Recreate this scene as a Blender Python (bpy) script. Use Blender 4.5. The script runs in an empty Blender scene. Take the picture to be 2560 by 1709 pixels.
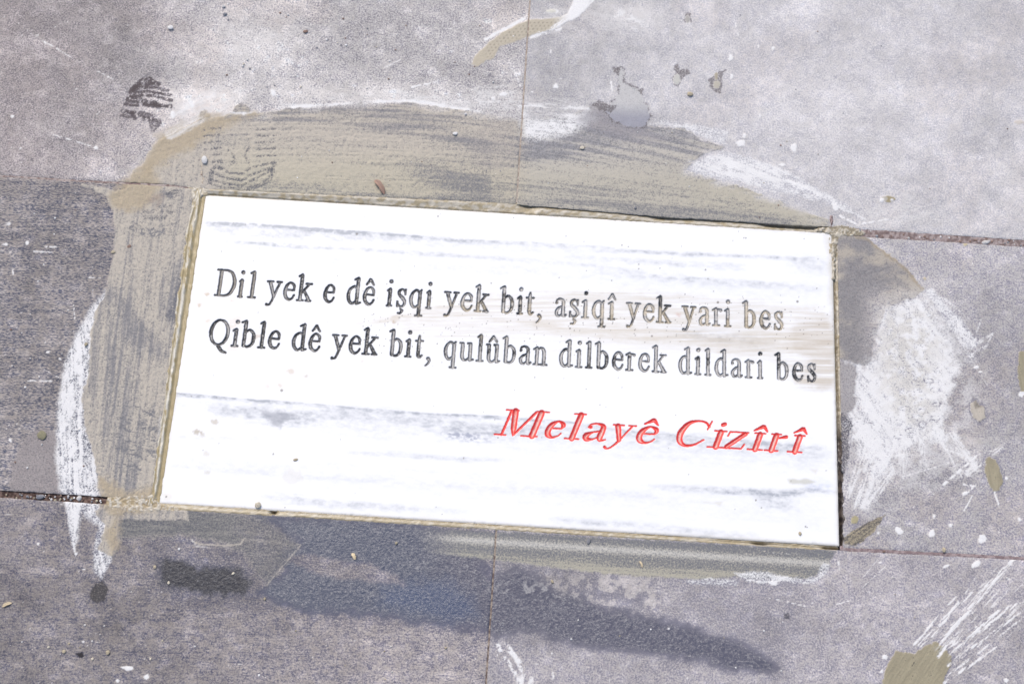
import bpy, math, random
import numpy as np
from mathutils import Matrix, Vector

sc = bpy.context.scene
random.seed(7)

# ------------------------------------------------------------------ camera
# The slab joints and the 60 x 30 cm plaque give the camera: about 1.3 m away, tilted 19 degrees.
W, H = 0.600, 0.300
LENS = 45.5
F = 2560 * LENS / 36
CX, CY = 1280.0, 854.5
_S = np.array([(514, 483.5), (2077, 583), (2098, 1368), (399, 1255.6)])
_P = np.array([(-W/2, H/2), (W/2, H/2), (W/2, -H/2), (-W/2, -H/2)])
_A = []
for (x, y), (u, v) in zip(_P, _S):
    u -= CX; v = -(v - CY)
    _A.append([x, y, 1, 0, 0, 0, -u*x, -u*y, -u]); _A.append([0, 0, 0, x, y, 1, -v*x, -v*y, -v])
_H = np.linalg.svd(np.array(_A))[2][-1].reshape(3, 3)
_M = np.linalg.inv(np.diag([F, F, -1.0])) @ _H
_M /= (np.linalg.norm(_M[:, 0]) * np.linalg.norm(_M[:, 1])) ** .5
if _M[2, 2] > 0: _M = -_M
_R = np.stack([_M[:, 0], _M[:, 1], np.cross(_M[:, 0], _M[:, 1])], 1)
_U, _, _V = np.linalg.svd(_R); ROT = _U @ _V
CAM = -ROT.T @ _M[:, 2]
cd = bpy.data.cameras.new('camera')
cam = bpy.data.objects.new('camera', cd); sc.collection.objects.link(cam)
cd.lens = LENS; cd.sensor_width = 36; cd.clip_start = 0.01; cd.clip_end = 200
mw = Matrix([[*ROT.T[0], CAM[0]], [*ROT.T[1], CAM[1]], [*ROT.T[2], CAM[2]], [0, 0, 0, 1]])
cam.matrix_world = mw
sc.camera = cam
cd.dof.use_dof = True; cd.dof.aperture_fstop = 9.0
cd.dof.focus_distance = float(np.linalg.norm(CAM - np.array([0, -.02, 0])))

# ------------------------------------------------------------------ light
SUN_EL, SUN_AZ = math.radians(48), math.radians(118)      # azimuth counter-clockwise from +x
world = bpy.data.worlds.new("World"); sc.world = world; world.use_nodes = True
wn = world.node_tree; bg = wn.nodes['Background']
sky = wn.nodes.new('ShaderNodeTexSky'); sky.sky_type = 'NISHITA'; sky.sun_disc = False
sky.sun_elevation = SUN_EL; sky.sun_rotation = math.pi/2 - SUN_AZ
sky.air_density = 1.0; sky.dust_density = 3.0; sky.ozone_density = 1.0
wn.links.new(sky.outputs[0], bg.inputs[0]); bg.inputs[1].default_value = 0.12
sd = bpy.data.lights.new('sun', 'SUN'); sd.energy = 1.5; sd.angle = math.radians(14); sd.color = (1, .95, .88)
sun = bpy.data.objects.new('sun', sd); sc.collection.objects.link(sun)
sv = Vector((math.cos(SUN_EL)*math.cos(SUN_AZ), math.cos(SUN_EL)*math.sin(SUN_AZ), math.sin(SUN_EL)))
sun.rotation_euler = sv.to_track_quat('Z', 'Y').to_euler(); sun.location = sv * 3
sc.view_settings.view_transform = 'Standard'; sc.view_settings.look = 'None'
sc.view_settings.gamma = 1; sc.view_settings.use_curve_mapping = False
sc.view_settings.exposure = 0.55

# ------------------------------------------------------------------ plan coordinates -> ground
# All places on the paving are measured in one plan (x right, y down) and laid on the ground plane.
def to_world(X, Y, z=0.0):
    X = np.asarray(X, float); Y = np.asarray(Y, float)
    d = np.stack([(X - CX) / F, -(Y - CY) / F, -np.ones_like(X)], -1) @ ROT
    t = (z - CAM[2]) / d[..., 2]
    return CAM[:2] + d[..., :2] * t[..., None]
def to_plan(P):
    q = (np.asarray(P, float) - CAM) @ ROT.T
    return CX + F * q[..., 0] / -q[..., 2], CY - F * q[..., 1] / -q[..., 2]
PX = 0.000365     # metres per plan unit near the plaque

# ------------------------------------------------------------------ noise and stamps
def _hash(i, j, s):
    h = (i * 374761393 + j * 668265263 + s * 1442695041) & 0xffffffff
    h = ((h ^ (h >> 13)) * 1274126177) & 0xffffffff
    return ((h ^ (h >> 16)) & 0xffff) / 65535.0
def vn(x, y, s=0):
    xi = np.floor(x).astype(np.int64); yi = np.floor(y).astype(np.int64)
    fx = x - xi; fy = y - yi; fx = fx*fx*(3-2*fx); fy = fy*fy*(3-2*fy)
    a = _hash(xi, yi, s); b = _hash(xi+1, yi, s); c = _hash(xi, yi+1, s); d = _hash(xi+1, yi+1, s)
    return a + (b-a)*fx + (c-a)*fy + (a-b-c+d)*fx*fy
def fbm(x, y, s=0, o=4, g=.55):
    t = 0; a = 1; n = 0
    for k in range(o):
        t = t + a * vn(x + k*17.3, y - k*9.1, s + k*31); n += a; a *= g; x = x*2.03; y = y*2.03
    return t / n
def ss(a, b, x):
    t = np.clip((x - a) / (b - a), 0, 1); return t*t*(3-2*t)
def rotc(X, Y, ang):
    c, s = math.cos(ang), math.sin(ang); return X*c + Y*s, -X*s + Y*c
def seg_dist(X, Y, x0, y0, r0, x1, y1, r1):
    dx, dy = x1-x0, y1-y0; L = dx*dx + dy*dy + 1e-9
    t = np.clip(((X-x0)*dx + (Y-y0)*dy) / L, 0, 1)
    return np.hypot(X - x0 - t*dx, Y - y0 - t*dy) - (r0 + (r1-r0)*t)
def poly_sd(X, Y, pts):
    d = np.full(X.shape, 1e9); ins = np.zeros(X.shape, bool); n = len(pts)
    for i in range(n):
        x0, y0 = pts[i]; x1, y1 = pts[(i+1) % n]
        d = np.minimum(d, seg_dist(X, Y, x0, y0, 0, x1, y1, 0))
        if y0 != y1:
            c = (y0 > Y) != (y1 > Y); ins ^= c & (X < (x1-x0)*(Y-y0)/(y1-y0) + x0)
    return np.where(ins, d, -d)
def srgb(*c, e=1.45):
    return np.minimum((np.array(c, float)/255) ** 2.2 / e, .86)

TAN = srgb(208, 198, 183); OLIVE = srgb(166, 157, 132); GREYMUD = srgb(170, 164, 150)
LIME = srgb(248, 246, 244, e=1.3); DUST = srgb(226, 220, 214); DARK = srgb(92, 90, 100)
STONE_P = {}

class Field:
    """colours, cover, wetness and relief of the paving at the points X, Y of the plan"""
    def __init__(s, X, Y):
        s.X, s.Y = X, Y; n = X.size
        s.stone = np.tile(DARK, (n, 1)); s.over = np.tile(DUST, (n, 1))
        s.cov = np.zeros(n); s.wet = np.zeros(n); s.h = np.zeros(n); s.fid = np.zeros(n, int); s.an = np.zeros(n)
    def box(s, x0, y0, x1, y1):
        return np.nonzero((s.X > x0) & (s.X < x1) & (s.Y > y0) & (s.Y < y1))[0]
    def poly(s, pts, soft=2, jit=4, js=9, seed=1, o=4):
        a = np.array(pts); m = soft + jit*1.5 + 3
        i = s.box(a[:, 0].min()-m, a[:, 1].min()-m, a[:, 0].max()+m, a[:, 1].max()+m)
        if not len(i): return i, np.zeros(0), np.zeros(0)
        d = poly_sd(s.X[i], s.Y[i], pts) + (fbm(s.X[i]/js, s.Y[i]/js, seed, o) - .5) * 2 * jit
        return i, ss(-soft, soft, d), d
    def line(s, pts, soft=1, jit=1, js=6, seed=2):
        a = np.array(pts, float); m = soft + jit*1.5 + a[:, 2].max() + 3
        i = s.box(a[:, 0].min()-m, a[:, 1].min()-m, a[:, 0].max()+m, a[:, 1].max()+m)
        if not len(i): return i, np.zeros(0)
        x, y = s.X[i], s.Y[i]; d = np.full(x.shape, 1e9)
        for p, q in zip(a[:-1], a[1:]): d = np.minimum(d, seg_dist(x, y, *p, *q))
        d = -d + (fbm(x/js, y/js, seed, 3) - .5) * 2 * jit
        return i, ss(-soft, soft, d)
    def put(s, i, m, over=None, cov=None, wet=None, stone=None, h=None, fid=None, dh=None, th=.35, an=None):
        if not len(i): return
        m1 = m[:, None]
        if over is not None: s.over[i] = s.over[i]*(1-m1) + np.asarray(over)*m1
        if cov is not None: s.cov[i] = s.cov[i]*(1-m) + cov*m
        if wet is not None: s.wet[i] = s.wet[i]*(1-m) + wet*m
        if stone is not None: s.stone[i] = s.stone[i]*(1-m1) + np.asarray(stone)*m1
        if h is not None: s.h[i] = s.h[i]*(1-m) + h*m
        if dh is not None: s.h[i] += dh*m
        if an is not None: s.an[i] = s.an[i]*(1-m) + an*m
        if fid is not None: k = i[m > th]; s.fid[k] = fid

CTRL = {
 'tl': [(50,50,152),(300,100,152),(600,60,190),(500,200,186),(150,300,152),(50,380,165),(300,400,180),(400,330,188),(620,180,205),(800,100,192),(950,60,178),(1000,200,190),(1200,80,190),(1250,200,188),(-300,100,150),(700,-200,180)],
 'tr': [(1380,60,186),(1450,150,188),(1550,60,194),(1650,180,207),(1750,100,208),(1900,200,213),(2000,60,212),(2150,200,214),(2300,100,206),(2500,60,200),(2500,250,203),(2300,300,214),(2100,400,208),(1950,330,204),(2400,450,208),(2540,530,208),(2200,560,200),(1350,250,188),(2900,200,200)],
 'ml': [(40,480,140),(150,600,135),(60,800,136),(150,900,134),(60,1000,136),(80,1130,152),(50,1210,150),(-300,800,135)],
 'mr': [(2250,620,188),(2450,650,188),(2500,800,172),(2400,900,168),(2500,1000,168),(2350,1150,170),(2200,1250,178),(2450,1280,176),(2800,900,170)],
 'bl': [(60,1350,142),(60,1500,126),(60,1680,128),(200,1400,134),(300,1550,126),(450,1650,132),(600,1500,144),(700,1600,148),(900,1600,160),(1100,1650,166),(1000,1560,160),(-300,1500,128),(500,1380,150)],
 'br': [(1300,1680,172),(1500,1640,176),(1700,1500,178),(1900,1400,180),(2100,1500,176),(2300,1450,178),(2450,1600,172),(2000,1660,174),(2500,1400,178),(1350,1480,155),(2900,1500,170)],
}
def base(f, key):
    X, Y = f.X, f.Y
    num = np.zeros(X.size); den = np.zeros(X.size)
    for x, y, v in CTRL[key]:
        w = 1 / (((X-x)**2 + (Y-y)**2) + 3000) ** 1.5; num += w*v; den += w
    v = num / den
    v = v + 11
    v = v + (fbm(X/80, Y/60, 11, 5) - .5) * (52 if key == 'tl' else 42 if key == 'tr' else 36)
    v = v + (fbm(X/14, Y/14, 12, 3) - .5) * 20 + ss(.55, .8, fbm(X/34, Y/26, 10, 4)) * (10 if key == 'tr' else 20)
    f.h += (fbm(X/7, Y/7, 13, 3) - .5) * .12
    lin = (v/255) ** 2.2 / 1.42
    warm = ss(.45, .62, fbm(X/160, Y/160, 15, 3))[:, None]
    f.over[:] = f.over * (1-warm*.5) + srgb(226, 213, 203) * warm*.5
    if key == 'tl':
        k = ss(700, 100, X + Y*.3)[:, None]
        f.stone[:] = srgb(122, 119, 124) * (1-k) + srgb(104, 99, 102)*k
        f.over[:] = f.over * (1-k*.6) + srgb(206, 192, 188)*k*.6
    else:
        f.stone[:] = {'ml': srgb(80, 82, 95), 'bl': srgb(83, 83, 98), 'tr': srgb(165, 163, 168), 'mr': srgb(138, 135, 146), 'br': srgb(136, 133, 143)}[key]
        if key in ('ml', 'bl'): f.over[:] = srgb(190, 180, 172)
        if key == 'br': f.over[:] = srgb(214, 206, 202)
        if key == 'bl':
            k = ss(500, 1100, X)[:, None]; f.stone[:] = f.stone*(1-k) + srgb(112, 110, 126)*k
        if key == 'tr': f.over[:] = f.over*.6 + srgb(232, 229, 228)*.4
    # two tones of grain whose mean follows the CTRL tone at that place
    c0 = np.clip(.5 + .5*(fbm(X/12, Y/12, 26, 3)-.5), .25, .75)
    rs_ = {'ml': .42, 'bl': .46, 'tl': .56, 'tr': .78, 'mr': .66, 'br': .66}[key]
    ts, to = f.stone/f.stone.mean(1, keepdims=True), f.over/f.over.mean(1, keepdims=True)
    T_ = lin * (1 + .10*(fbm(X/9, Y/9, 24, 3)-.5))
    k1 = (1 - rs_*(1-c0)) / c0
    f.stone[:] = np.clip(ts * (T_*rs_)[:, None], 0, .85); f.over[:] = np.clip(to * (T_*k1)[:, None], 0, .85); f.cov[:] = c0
    if key in ('ml', 'bl'):
        u = fbm(X/60, Y/2.6, 16, 3)
        f.cov += (u-.5) * (.5 if key == 'ml' else .25); f.an[:] = 1 if key == 'ml' else .35
    # soft trowel and footwear scuffs
    sc_ = fbm(*[a/b for a, b in zip(rotc(X, Y, .35), (130, 5))], 17, 3)
    f.cov += ss(.68, .85, sc_) * .12
    sc2 = fbm(*[a/b for a, b in zip(rotc(X, Y, -.85), (90, 4))], 18, 3)
    f.cov += ss(.70, .86, sc2) * .10
    # pale specks of dust, fine pits
    sp = vn(X/4.2, Y/4.2, 19); q = ss(.94, .985, sp)*ss(.4, .6, fbm(X/60, Y/60, 23, 2))*.8; f.over[:] = f.over*(1-q[:, None]) + LIME*q[:, None]; f.cov += q*.6
    sp = vn(X/5.5, Y/5.5, 20); f.cov -= ss(.92, .985, sp) * .35

# film numbers, with the name, label and category of the thing each one is
FILMS = {
 1: ('mortar_smear', 'wide tan mortar smear curving round the left and top of the white plaque', 'mortar smear', 'stuff'),
 2: ('mortar_smear', 'brownish triangular mortar smear with boot marks right of the plaque top corner', 'mortar smear', None),
 3: ('lime_smear', 'big white scraped lime smear right of the plaque', 'lime smear', None),
 4: ('lime_smear', 'tall white lime arc along the outer left edge of the tan mortar smear', 'lime smear', None),
 5: ('lime_smear', 'white brushed lime streak on the upper slab above the plaque right corner', 'lime smear', None),
 6: ('mortar_smear', 'thin olive mortar band under the right half of the plaque bottom edge', 'mortar smear', None),
 7: ('mortar_smear', 'thin grey mortar wedge with a pointed tip under the plaque left end', 'mortar smear', None),
 8: ('water_stain', 'long bluish wet stain across the slabs below the plaque', 'water stain', None),
 9: ('water_stain', 'short near-black wet stain on the lower left slab', 'water stain', None),
 10: ('mortar_streak', 'long dried mortar streak with dotted tread, turning white at the top edge', 'mortar streak', None),
 11: ('mortar_patch', 'thick brushed mortar patch at the bottom edge with white scratches fanning from it', 'mortar patch', None),
 12: ('mortar_patch', 'oval olive mortar splat with white drip on the right slab', 'mortar patch', None),
 13: ('mortar_patch', 'small tan mortar splat at the tip of a scrape on the right slab', 'mortar patch', None),
 14: ('mortar_patch', 'olive mortar patch cut off by the right border of the photo', 'mortar patch', None),
 15: ('shoe_print', 'dark brown striped shoe print on the bare upper left slab', 'shoe print', None),
 16: ('lime_splash', 'pale grey splash with dark jagged rim above the plaque', 'splash', None),
 17: ('mortar_streak', 'short brown smear pointing up right from the plaque bottom right corner', 'mortar streak', None),
 18: ('lime_scratch', 'fan of white diagonal scratches on the lower right slab', 'scratches', 'stuff'),
 19: ('lime_scratch', 'white looped scribble beside the lower vertical joint', 'scratches', None),
 20: ('water_stain', 'small round dark wet spot left of the near-black stain', 'water stain', None),
 21: ('lime_patch', 'white lime patch beside the upper vertical joint on top of the mortar', 'lime smear', None),
}

MUD_TOP = [(326,452),(333,425),(356,414),(368,387),(387,360),(421,337),(460,318),(494,305),(498,280),(512,274),(523,284),(526,297),(575,285),
 (586,268),(602,257),(617,261),(628,280),(644,284),(728,270),(850,262),(927,257),(1011,254),(1080,264),(1195,282),(1298,297),(1425,290),
 (1478,262),(1530,290),(1616,314),(1655,320),(1712,320),(1735,336),(1752,350),(1813,368),(1765,385),(1732,402),(1717,425),(1763,441),(1832,460),(1909,487),(2005,525),
 (2074,552),(2095,575),(2095,590),(1291,540),(515,500),(505,520),(400,1275),(470,1275),(470,1300),(299,1300),(299,1370),(283,1392),(245,1373),(264,1312),
 (232,1276),(268,1262),(245,1220),(237,1150),(210,1058),(204,985),(222,943),(226,828),(240,775),(264,735),(276,675),(285,617),(287,583),(283,533),(268,494),
 (240,480),(205,462),(240,466),(290,478),(320,470)]
MUD_RIGHT = [(2085,575),(2170,594),(2216,633),(2258,663),(2311,721),(2288,740),(2220,770),(2204,805),(2185,843),(2177,901),(2158,912),(2120,901),(2085,897)]
LIME_R = [(2205,775),(2290,735),(2322,745),(2345,800),(2380,870),(2405,935),(2385,960),(2365,1000),(2360,1050),(2390,1095),(2310,1110),(2270,1130),(2235,1165),(2195,1215),(2158,1265),(2148,1240),(2165,1190),(2145,1120),(2120,1090),(2125,1045),(2135,1010),(2105,985),(2115,940),(2120,905),(2158,912),(2180,890)]
LIME_L = [(262,725),(275,760),(250,800),(232,860),(228,940),(206,985),(212,1058),(240,1150),(252,1225),(250,1260),(248,1290),(262,1310),(235,1310),(205,1285),(188,1375),(176,1330),(165,1270),(150,1220),(141,1160),(140,1080),(146,990),(162,900),(188,840),(225,770)]
LIME_T = [(1722,425),(1740,402),(1810,380),(1850,385),(1900,402),(1960,425),(2010,450),(2075,485),(2140,530),(2160,548),(2060,505),(1990,490),(1930,478),(1850,455),(1790,445),(1755,440)]
SMEAR_BR = [(1030,1318),(2095,1374),(2075,1400),(2078,1415),(2024,1446),(1940,1448),(1852,1440),(1750,1448),(1600,1440),(1501,1432),(1400,1420),(1310,1408),(1225,1398),(1064,1382)]
SMEAR_BL = [(299,1272),(400,1272),(480,1272),(660,1290),(700,1330),(752,1362),(700,1425),(667,1462),(640,1430),(618,1392),(575,1362),(475,1340),(345,1340),(299,1345)]
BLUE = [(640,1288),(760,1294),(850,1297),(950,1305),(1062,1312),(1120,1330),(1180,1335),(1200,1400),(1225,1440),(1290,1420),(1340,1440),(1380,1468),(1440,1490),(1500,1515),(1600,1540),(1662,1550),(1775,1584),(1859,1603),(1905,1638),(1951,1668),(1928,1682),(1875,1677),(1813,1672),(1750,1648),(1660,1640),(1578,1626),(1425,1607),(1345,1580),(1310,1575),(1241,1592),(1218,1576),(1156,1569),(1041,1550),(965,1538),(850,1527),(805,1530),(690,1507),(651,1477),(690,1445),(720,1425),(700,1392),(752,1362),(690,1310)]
DRY = [(712,1395),(760,1385),(850,1398),(930,1408),(990,1440),(1020,1467),(960,1455),(850,1446),(770,1430)]
BLACK = [(395,1420),(405,1400),(430,1396),(470,1398),(490,1418),(560,1416),(600,1422),(628,1452),(615,1482),(560,1488),(500,1478),(455,1474),(415,1470),(400,1445)]
STREAK = [(1190,168),(1181,160),(1184,145),(1200,128),(1222,106),(1250,86),(1285,65),(1320,50),(1400,44),(1420,32),(1432,10),(1438,-20),(1485,-20),(1472,15),(1448,42),(1410,60),(1385,74),(1330,88),(1290,104),(1250,118),(1242,132),(1236,148),(1215,152),(1200,164)]

def ring_v(X, Y):
    a = np.where(X > 1050, 2.6e-4, 1.2e-4)
    w = ss(560, 250, Y - .06*(X-1050)) * .75 + .1
    return Y - .045*(X-1050) - a*(X-1050)**2 * w

def paint(f, key):
    base(f, key)
    X, Y = f.X, f.Y
    # ---- pale dust clouds, stains under everything
    for (x, y, rx, ry, dc) in [(470,260,90,60,.3),(560,250,60,40,.25),(640,110,160,90,.12),(900,235,260,30,.2),(1150,330,200,20,.2),(1290,60,80,30,.1),(1580,40,60,24,.3),(1500,20,110,30,.15),
                               (2180,560,120,20,.12),(2330,720,60,40,.1),(2440,1100,80,16,.25),(1850,1400,90,14,.3),(2130,1440,60,30,.12),(1480,1450,60,24,.3),(1640,1490,130,30,.2),(1240,1440,30,26,.3),(840,1450,70,22,.1)]:
        i = f.box(x-2*rx, y-2*ry, x+2*rx, y+2*ry)
        if len(i):
            d = ((X[i]-x)/rx)**2 + ((Y[i]-y)/ry)**2
            f.cov[i] += dc * np.exp(-d*1.5) * (.4 + 1.2*fbm(X[i]/25, Y[i]/12, 21, 3))
    i, m, d = f.poly([(28,1160),(60,1095),(100,1070),(140,1085),(150,1150),(150,1232),(28,1228)], 6, 8, 14, 22)
    f.put(i, m*.8, over=srgb(170, 162, 161), cov=.7, stone=srgb(118,113,116), an=0)
    # ---- the long wet stain, blue sky reflection painted into its stone colour
    i, m, d = f.poly([(470,1275),(900,1290),(2020,1420),(1960,1680),(1700,1660),(1000,1570),(640,1520),(380,1490),(360,1400)], 45, 30, 40, 30)
    if len(i): f.put(i, m*.5, cov=.3 + .4*(fbm(X[i]/30, Y[i]/18, 44, 4)-.4), wet=.35)
    if len(i): f.stone[i] *= (1 - .10*m)[:, None]; f.over[i] *= (1 - .10*m)[:, None]
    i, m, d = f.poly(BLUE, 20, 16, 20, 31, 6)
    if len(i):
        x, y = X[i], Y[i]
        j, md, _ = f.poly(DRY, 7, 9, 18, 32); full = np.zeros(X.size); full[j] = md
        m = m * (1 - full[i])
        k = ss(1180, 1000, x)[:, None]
        st = srgb(84, 90, 108)*k + srgb(91, 91, 107)*(1-k)  # wet stone colour with the sky's blue reflection mixed in
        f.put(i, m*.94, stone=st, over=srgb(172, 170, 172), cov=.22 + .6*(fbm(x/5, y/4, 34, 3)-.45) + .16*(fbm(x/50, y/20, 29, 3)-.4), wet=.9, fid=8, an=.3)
        f.h[i] += m * ((fbm(x/4.5, y/4.5, 33, 2) - .5) * .24 + (fbm(x/11, y/9, 28, 3)-.5)*.12)
        rim = np.exp(-(d/7)**2) * (1-full[i]); f.cov[i] -= rim*.22
        f.wet[i] = np.maximum(f.wet[i], rim*.35)
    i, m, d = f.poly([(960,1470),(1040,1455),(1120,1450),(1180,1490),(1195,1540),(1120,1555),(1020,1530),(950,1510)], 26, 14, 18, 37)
    f.put(i, m*.7, stone=srgb(84, 97, 126), cov=.2, wet=1)  # bluest part: sky reflection painted as stone colour on the wet slab
    i, m, d = f.poly(BLACK, 14, 16, 16, 35, 5)
    if len(i):
        x, y = X[i], Y[i]; f.put(i, m, stone=srgb(50, 50, 58), over=srgb(150,148,150), cov=.16 + .35*(fbm(x/5, y/5, 36, 3)-.4), wet=.7, fid=9)
        f.h[i] += m * (fbm(x/4.5, y/4.5, 38, 2) - .5) * .3
    i, m, d = f.poly([(225,1480),(238,1458),(258,1452),(272,1470),(262,1500),(240,1507),(225,1495)], 4, 3, 7, 39)
    f.put(i, m*.85, stone=srgb(62, 58, 56), cov=.16, wet=.4, fid=20)
    i, m, d = f.poly([(188,1632),(205,1628),(212,1640),(200,1645)], 2, 2, 5, 40); f.put(i, m*.9, stone=srgb(52,48,48), cov=.02)
    i, m, d = f.poly([(1958,1532),(1972,1530),(1974,1545),(1962,1548)], 2, 3, 5, 41); f.put(i, m*.7, stone=srgb(80,78,84), cov=.1)
    i, m, d = f.poly([(1200,1480),(1380,1440),(1560,1430),(1660,1455),(1640,1530),(1500,1500),(1400,1500)], 16, 16, 14, 42)
    f.put(i, m*.55, cov=.1+.9*ss(.42, .62, fbm(X[i]/16, Y[i]/16, 43, 4)) if len(i) else 0, wet=.3)
    # ---- chalky residue brushed round the ring and over the upper slabs
    for pts, sf_, kk, ang in [([(400,340),(470,250),(540,220),(600,245),(540,290),(460,320),(380,380)],30,.75,-.5),([(440,90),(560,20),(760,30),(700,160),(560,220),(450,180)],60,.28,.4),
                          ([(700,255),(1000,225),(1300,235),(1480,262),(1300,290),(1000,256),(700,275)],14,.55,.03),([(1180,220),(1260,205),(1300,235),(1200,248)],10,.5,.0),
                          ([(1360,20),(1480,5),(1660,40),(1640,90),(1500,100),(1380,90)],30,.4,.3),([(2130,520),(2280,470),(2330,540),(2200,575)],22,.45,-.3),([(2480,400),(2560,380),(2560,560),(2500,540)],40,.35,.5),
                          ([(1900,230),(2100,150),(2300,230),(2200,420),(2000,400)],90,.25,.4),([(520,1360),(560,1335),(600,1350),(580,1370)],12,.3,0),([(2280,1100),(2480,1110),(2420,1190),(2240,1170)],26,.4,-.5)]:
        i, m, d = f.poly(pts, sf_, sf_*.5, 22, 251)
        if len(i):
            u, v = rotc(X[i], Y[i], ang); q = .35*fbm(X[i]/11, Y[i]/9, 252, 4) + .65*fbm(u/60, v/6, 253, 4)
            f.put(i, m*kk*ss(.34, .62, q), over=srgb(240,238,236), cov=.9)
    # ---- lime under and around the mortar ring
    def lime(pts, seed, ang, soft, jit, L, wd, lo, hi, fid, th=.35, c=LIME, warm=0):
        i, m, d = f.poly(pts, soft, jit, 12, seed, 4)
        if not len(i): return
        lo = lo*.75; hi = lo + (hi-lo)*(.62 + .38*ss(0, 30, d)); c = c*(.93 + .1*fbm(X[i]/30, Y[i]/30, seed+5, 3))[:, None]
        u, v = rotc(X[i], Y[i], ang); st = .5*fbm(u/L, v/wd, seed+1, 4) + .5*fbm(u/15, v/8, seed+2, 5); st = .5 + (st-.5)*1.4
        cv = np.clip(lo + (hi-lo)*ss(.28, .66, st), 0, 1)
        f.put(i, m, over=c, cov=np.maximum(cv, f.cov[i]), fid=fid, th=th, h=.05 + .1*cv, an=0)
    lime(LIME_L, 51, math.pi/2 - .05, 7, 6, 110, 3, .5, 1.1, 4)
    lime([(252,1290),(280,1300),(285,1375),(270,1420),(252,1450),(236,1425),(232,1395)], 52, 1.3, 4, 6, 60, 4, .3, 1, 4)
    lime([(168,1262),(188,1262),(184,1330),(190,1392),(182,1372),(172,1320)], 151, 1.5, 2, 3, 60, 4, .6, 1, 4)
    lime(LIME_T, 53, .36, 4, 8, 70, 4, .35, 1.1, 5)
    lime([(1640,300),(1740,312),(1820,330),(1815,362),(1740,338),(1700,322)], 54, .2, 6, 6, 90, 5, .1, .8, 5, th=.6)
    i, m, d = f.poly([(2180,760),(2320,720),(2420,830),(2470,960),(2430,1100),(2380,1180),(2250,1240),(2150,1290),(2110,1180),(2120,940)], 50, 40, 30, 158)
    if len(i): f.put(i, m*.6*ss(.32, .64, fbm(X[i]/26, Y[i]/20, 159, 5)), over=srgb(238,236,236), cov=.85)
    lime(LIME_R, 55, .95, 22, 28, 80, 9, .78, 1.02, 3)
    lime([(2311,722),(2330,722),(2400,795),(2450,860),(2420,870),(2360,800)], 157, .75, 5, 6, 60, 5, .4, 1.0, 3)
    i, m, d = f.poly([(2225,790),(2300,775),(2340,850),(2330,950),(2330,1060),(2270,1060),(2210,960),(2200,870)], 55, 40, 30, 152)
    if len(i): f.put(i, m*.7*ss(.3, .6, fbm(X[i]/16, Y[i]/14, 156, 4)), over=srgb(232, 226, 214), cov=.74)
    for q in [((2170,1100),(2120,1240)),((2190,1110),(2140,1265)),((2230,1120),(2156,1262)),((2260,1110),(2255,1190)),((2300,1100),(2310,1180)),((2350,1090),(2400,1190)),((2120,930),(2200,1010)),((2125,960),(2210,1060)),((2130,1040),(2200,1130)),((2380,1090),(2440,1170)),((2230,1180),(2170,1262)),((2420,1180),(2500,1120)),((2360,1110),(2440,1150))]:
        i, m = f.line([(*q[0], 11), (*q[1], 7)], 6, 8, 9, 154)
        if len(i):
            u, v = rotc(X[i], Y[i], math.atan2(q[1][1]-q[0][1], q[1][0]-q[0][0])); f.put(i, m*ss(.42, .62, fbm(u/40, v/3, 155, 3))*.85, over=LIME, cov=.88)
    i, m, d = f.poly([(2110,905),(2140,915),(2140,1010),(2120,1040),(2095,1060),(2095,900)], 4, 8, 12, 56); f.put(i, m*.85, cov=.7, over=srgb(178,172,170), stone=srgb(130,126,134))
    i, m, d = f.poly([(2095,1020),(2118,1040),(2135,1062),(2120,1090),(2125,1130),(2112,1180),(2095,1200)], 3, 7, 9, 57); f.put(i, m*.8, cov=.3, stone=srgb(88,86,94))
    for (a, b, w) in [((2322,728),(2440,850),5),((2330,722),(2428,800),3),((2345,760),(2452,880),4),((2360,800),(2446,905),3),((2395,845),(2470,965),2),((2445,858),(2482,832),5),
                      ((2425,885),(2452,800),3),((2425,890),(2470,862),5),((2462,870),(2482,835),3)]:
        i, m = f.line([(*a, w), (*b, w*.5)], 1.5, 2.5, 5, 58)
        if len(i): f.put(i, m*ss(.34, .62, fbm(X[i]/16, Y[i]/16, 59, 3))*.75, over=LIME, cov=.8)
    # ---- thin mortar under the plaque
    i, m, d = f.poly(SMEAR_BL, 12, 9, 16, 61)
    if len(i):
        st = fbm(X[i]/50, (Y[i]-.05*X[i])/5, 62, 4)
        m = m*(1 - .35*ss(560, 640, X[i])); f.put(i, m*.85, over=srgb(156, 154, 147), stone=srgb(98,100,106), cov=.42+.5*(st-.35), wet=.3, fid=7)
        f.put(i, m*np.exp(-(d/4)**2)*.5, over=TAN, cov=.7)
    i, m, d = f.poly(SMEAR_BR, 4, 5, 12, 63)
    if len(i):
        v = Y[i] - .066*X[i] - 1238; st = fbm(X[i]/130, v/5, 64, 4)
        m = m*ss(1020, 1170, X[i]); band = np.exp(-((v - 92)/30)**2); top = np.exp(-((v-34)/12)**2)
        f.put(i, m, over=srgb(194, 188, 170), stone=srgb(126, 127, 132), cov=np.clip(.22 + 1.0*(st-.3)*band + .32*band, .1, .9), wet=.4, fid=6)
        f.put(i, m*top*.8, over=srgb(224, 220, 212), cov=.85)
        f.h[i] += m*(fbm(X[i]/5, Y[i]/5, 65, 2)-.5)*.3
    lime([(1835,1430),(1900,1428),(2010,1446),(2040,1440),(2058,1405),(2076,1412),(2068,1432),(2035,1458),(1960,1455),(1900,1458),(1850,1446)], 66, .1, 3, 6, 60, 4, .3, 1.05, 6)
    lime([(1710,1452),(1780,1445),(1850,1448),(1840,1462),(1760,1462)], 67, .05, 3, 4, 40, 4, .2, .8, 6, th=2)
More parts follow.
